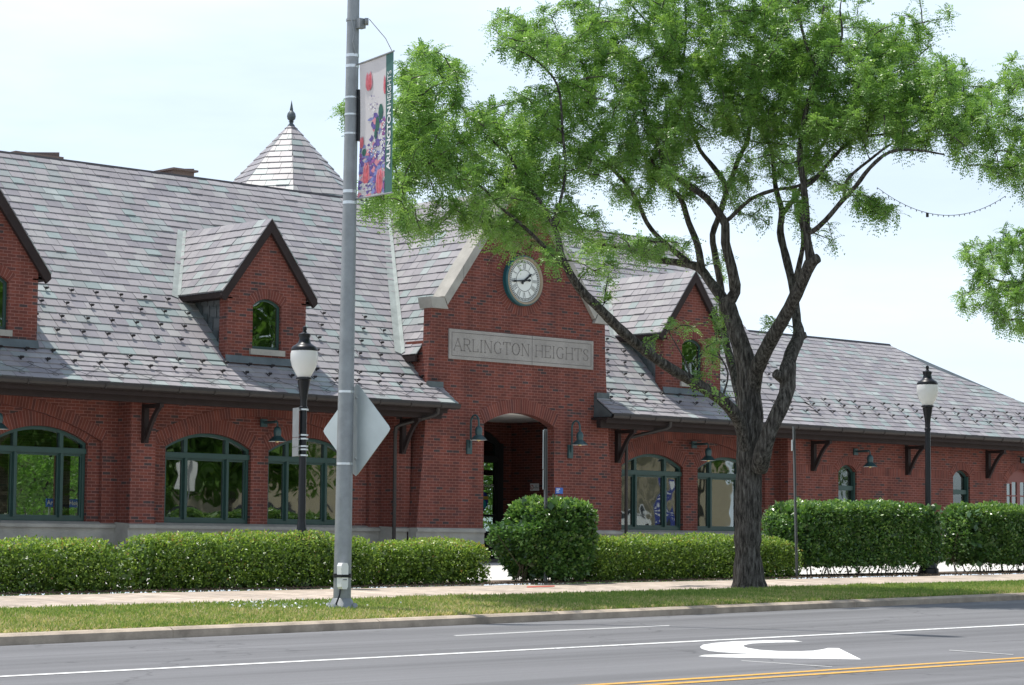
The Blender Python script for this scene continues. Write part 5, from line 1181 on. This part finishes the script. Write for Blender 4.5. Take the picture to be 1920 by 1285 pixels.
BL = [(800,135,65,55,1.0,-3.8),(765,205,50,60,1.0,-4),(850,150,35,50,.6,-3.6),(850,235,75,50,1,-3.4),(780,300,75,70,1.1,-4),(745,390,42,45,.8,-4.2),(790,420,55,30,.8,-3.8),(860,340,80,65,1,-3.4),(900,400,60,35,.9,-3.3),(945,270,80,85,1,-2.4),
 (960,65,58,42,1,-2.2),(1010,95,60,45,1,-1.8),(1080,60,80,70,1,-1),(1040,200,90,60,1,-1.5),(1130,170,90,100,1,-.5),(1050,290,80,60,1,-1.6),(1010,400,60,55,1,-3),(1080,410,55,50,.8,-1.5),(960,455,45,35,.7,-3.3),(1040,480,32,28,.6,-3.2),(985,355,55,50,1.6,-3.0),(935,425,45,30,1.2,-3.0),(700,360,25,50,.9,-4.2),(760,260,60,70,.8,-4),
 (1120,455,55,28,1,1),(1190,470,70,30,1,.6),(1270,470,40,25,.6,.6),(1180,340,60,60,.8,-.3),(1150,280,90,60,1,-.5),(1230,230,90,100,1,0),(1200,60,100,80,1,0),(1300,60,110,90,1,.3),(1320,180,90,90,1,.6),(1270,330,55,50,.7,-.3),(1400,90,100,110,1,.2),(1400,210,80,70,1,.6),
 (1380,330,50,55,.6,.3),(1430,400,40,35,.35,.2),(1500,60,90,90,1.1,-.3),(1520,200,75,70,1,-.6),(1480,290,70,60,.9,.3),(1590,110,90,80,1.1,-.8),(1600,230,80,50,.9,-.8),(1670,150,80,80,1,-1),(1700,70,60,45,.8,-.6),(1783,28,22,20,.5,-.6),(1730,200,80,75,1,-1.5),(1800,210,70,75,1,-2),(1870,220,70,80,1,-2),(1850,300,60,40,1,-2.2),(1905,330,40,38,.9,-2.2),(1560,330,50,40,.8,-1.2),
 (1650,195,90,60,1.3,-1.5),(1760,150,70,60,1.1,-1.8),(1700,265,60,22,.8,-2.4),(1540,250,50,60,1,-.8),(1640,390,48,30,1,-2),(1680,405,20,16,.6,-2),(1575,455,15,12,.5,-1.6),(1500,400,25,50,.4,0),(1470,170,80,90,.9,.3),(1900,150,40,50,1,-2.2),(1960,250,60,90,1,-2.4),(1350,520,12,60,.35,1.2),(1345,610,14,70,.4,.8),
 (1285,622,40,26,.38,-1.6),(1330,684,38,22,.5,-1.2),(1350,760,18,18,.8,-.8),(1245,600,18,14,.5,-1.6),(1150,520,35,45,.25,-2.6),(1120,500,25,25,.4,-2.6),(643,210,9,12,3.0,-4.5),(1230,-60,250,70,.6,0),(1500,-60,250,60,.6,0),(1425,612,14,10,.5,-.8)]
tb = atZ(1405, 1099, 38.9)
TR, _ = grow('street_tree', 'large honey locust with forked dark trunk standing on the grass edge', 'tree', LIMB, BL, 38.9, tuple(tb), 'leaf_tree', 2850, nf=(14, 20), frond=(.15, .30), leaflet=(.058, .023))
L2 = [[(2330,1060,60,0),(2320,800,50,0),(2300,650,40,0),(2240,560,26,0),(2120,520,16,-.5),(2000,520,9,-1),(1900,530,5,-1.2),(1850,520,4,-1.3)],[(2240,560,18,0),(2100,470,12,-.6),(1980,450,7,-1),(1900,460,4,-1.2)],[(2310,720,30,0),(2340,500,24,.3),(2300,300,14,.5)],[(2120,520,9,-.5),(2000,590,6,-.8),(1890,600,4,-1)]]
B2 = [(1850,490,50,40,1,-1.2),(1905,460,50,40,1,-1.2),(1870,560,55,35,1,-1.2),(1800,570,26,14,.6,-1.2),(1900,610,45,22,.9,-1.1),(1960,530,60,80,1,-1),(2080,500,120,120,.6,0),(2250,380,160,150,.5,0)]
t2 = atZ(2330, 1060, 47)
grow('street_tree', 'honey locust crown reaching in from the right edge of the picture', 'tree', L2, B2, 47, (t2.x, t2.y, t2.z), 'leaf_tree', 420, seed=8, nf=(16, 24), leaflet=(.062, .028))
# string of lights between the trees
q = MB(); A_, B_ = atZ(1645, 352, 38.5), atZ(1885, 368, 41); pts = []
for k in range(25):
    u = k/24; p_ = A_.lerp(B_, u); p_.z -= 1.55*u*(1-u)*1.0; pts.append(p_)
LS = empty('light_string', 'thin string of tiny bulbs sagging between the tree crowns', 'string lights', tuple(pts[0]))
q.tube([p_-pts[0] for p_ in pts], .005, 4); q.build('wire', 'guard', LS)
q = MB()
for k, p_ in enumerate(pts): q.tube([p_-pts[0], p_-pts[0]-Vector((0, 0, .03))], .008, 5)
q.tube([pts[9]-pts[0], pts[9]-pts[0]-Vector((0, 0, .07))], .025, 6); q.build('bulbs', 'guard', LS)
# ------------------------------------------------------------------ beyond and behind
def far_tree(s_, D, h, r, label, seed, n=9000, leaf=.16, m='leaf_far', z0=None, grp='trees beyond the station'):
    z0 = gz(s_, D) if z0 is None else z0; T = empty('far_tree', label, 'tree', (s_, D, z0), grp); g = np.random.default_rng(seed)
    q = MB(); q.tube([(0, 0, -.1), (.1, 0, h*.35), (0, .1, h*.7)], [.22, .16, .05], 8)
    cl = g.normal(size=(16, 3))*np.array([r*.55, r*.55, h*.18])+np.array([0, 0, h*.62])
    for c in cl: q.tube([(0, 0, h*.35), tuple(c*.6+np.array([0, 0, h*.2])), tuple(c)], [.08, .05, .02], 5)
    q.build('trunk', 'bark', T)
    k = g.integers(0, 16, n); P = cl[k]+unit(g.normal(size=(n, 3)))*(g.random(n)**.45)[:, None]*r*.48; P[:, 2] = np.maximum(P[:, 2], h*.12)
    d = unit(g.normal(size=(n, 3))); w_ = unit(np.cross(d, g.normal(size=(n, 3))))
    leaf_mesh('crown', P.astype(np.float32), d, w_, leaf*g.uniform(.6, 1.2, n), leaf*.6*g.uniform(.6, 1.2, n), m, T, g.random(n)); return T
for i, (s_, D) in enumerate(((36, 62), (40, 64), (52, 62), (56.5, 64), (32, 61))): far_tree(s_, D, 4.6, 3.4, ['leafy tree seen through the left waiting room window', 'leafy tree second behind the left waiting room window', 'leafy tree seen through the porch door', 'leafy tree further right behind the porch door', 'leafy tree at the far left behind the waiting room'][i], 30+i)
pt = atD(1900, 748, 75); far_tree(pt.x+1.6, 75, (pt.z-gz(pt.x, 75))/1.10, 1.7, 'green treetop showing above the wing roof at the right edge', 41, 7000, .2, grp=None)
# hedge-like undergrowth and the station name board seen through the left window
a, b = atD(93, 951, 56), atD(154, 936, 56)
S = empty('name_board', 'blue station name board with white letters seen through the left window', 'sign', ((a.x+b.x)/2, 56, gz(b.x, 56)))
zc = (a.z+b.z)/2-S.location.z; hw_ = .62
q = MB(); q.box((-hw_, -.02, zc-.11), (hw_, .02, zc+.11)); q.build('board', 'blue', S)
text_mesh('lettering', 'Arlington Heights', .17, 'white', S, (0, -.024, zc), FR, .002)
q = MB(); q.box((-hw_+.1, .021, 0), (-hw_+.16, .06, zc)); q.box((hw_-.16, .021, 0), (hw_-.1, .06, zc)); q.build('leg', 'galv', S)
# office block with brown penthouses far behind the ridge
OB = empty('office_block', 'distant block whose brown rooftop boxes show above the left ridge', 'building', (55, 90, 0))
q = MB(); q.box((-25, 0, -1), (12, 18, 15.2)); q.build('wall', 'brownwall', OB)
for (x0, x1, x2, yt, yb) in ((40, 112, 126, 283, 300), (336, 366, 381, 314, 334)):
    A_, B_, C_ = atD(x0, yt, 90), atD(x1, yt-1, 90), atD(x2, yt+5, 90)
    q = MB(); q.prism([(A_.x-55, 15.2), (B_.x-55+.3, 15.2), (B_.x-55+.3, B_.z), (A_.x-55, A_.z)], 1, .5, 4.5); q.box((A_.x-55-.1, .3, A_.z-.06), (B_.x-55+.4, 4.7, A_.z+.03)); q.build('rooftop_box', 'brownwall', OB)
A_ = atD(240, 308, 90); q = MB(); q.tube([(A_.x-55, 2, 15), (A_.x-55, 2, A_.z+.1)], .15, 10); q.build('vent', 'brownwall', OB)
# across the road, only seen mirrored in the windows
BH = empty('shop_building', 'low beige building across the road mirrored in the station windows', 'building', (90, -24, -1))
q = MB(); q.box((-32, -14, -1), (34, 0, 8.5)); q.build('wall', 'beige', BH)
q = MB(); q.box((-32.2, -.4, 8.0), (34.2, .4, 8.8)); q.build('cornice', 'brownwall', BH)
q = MB()
for k in range(9): q.box((-29+k*7, .01, .3), (-25+k*7, .06, 3.0))
q.build('window', 'carglass', BH)
for i, (s_, D, h_) in enumerate(((62, -12, 16), (70, -9, 9), (74, -14, 19), (112, -16, 18), (66, -20, 20))): far_tree(s_, D, h_, h_*.38, 'street tree across the road number %s from the shop corner' % ['one', 'two', 'three', 'four', 'five'][i] if 0 else ['dense tree across the road before the shop end', 'tree across the road by the shop front', 'tree across the road at the shop middle', 'tree across the road far right', 'tree across the road nearest the station'][i], 60+i, 12000, .5, grp=None)
CR = empty('parked_car', 'white car parked across the road seen mirrored in the station windows', 'car', (97.5, -9, 0))
body = [(-2.2, .25), (-2.25, .6), (-2.0, .78), (-1.2, .9), (-.6, 1.32), (.7, 1.36), (1.35, .95), (2.1, .85), (2.2, .6), (2.15, .25)]
CR.location = (97.5, -9.0, gz(97.5, -9)+.1)
mb = MB(); mb.prism([(-5.5, -.6), (-7.5, .75), (-23.5, 1.0), (-23.5, -.6)], 0, 60, 135); struct(mb.build('grass_bank', 'turf')); CR.location.z = .80
FF = empty('feather_flag', 'tall blue flag across the road mirrored in the window right of the entrance', 'flag', (97, -5, gz(97, -5)))
q = MB(); q.tube([(0, 0, 0), (0, 0, 4.0)], .025, 6); q.build('pole', 'galv', FF)
q = MB(); q.prism([(.03, 1.3), (.7, 1.45), (.75, 3.5), (.5, 3.85), (.03, 3.95)], 1, -.008, .008); q.build('cloth', 'navy', FF)
q = MB(); q.prism([(.15, 3.3), (.4, 3.2), (.6, 3.4), (.5, 3.7), (.2, 3.6)], 1, .009, .011)
for k in range(6): q.box((.15, .009, 2.95-k*.28), (.62-.1*(k % 3), .011, 3.05-k*.28))
q.build('lettering', 'white', FF)
q = MB(); q.prism(body, 1, -.85, .85); q.build('body', 'carwhite', CR)
q = MB(); q.prism([(-1.1, .92), (-.58, 1.26), (.65, 1.30), (1.2, .96)], 1, -.86, .86); q.build('side_windows', 'carglass', CR)
for x in (-1.4, 1.4):
    for y_ in (-.8, .8):
        q = MB(); q.lathe([(.1, -.1), (.32, -.1), (.32, .1), (.1, .1)], (x, y_, .32), 18, Matrix.Rotation(math.radians(90), 3, 'X')); q.build('wheel', 'tyre', CR)
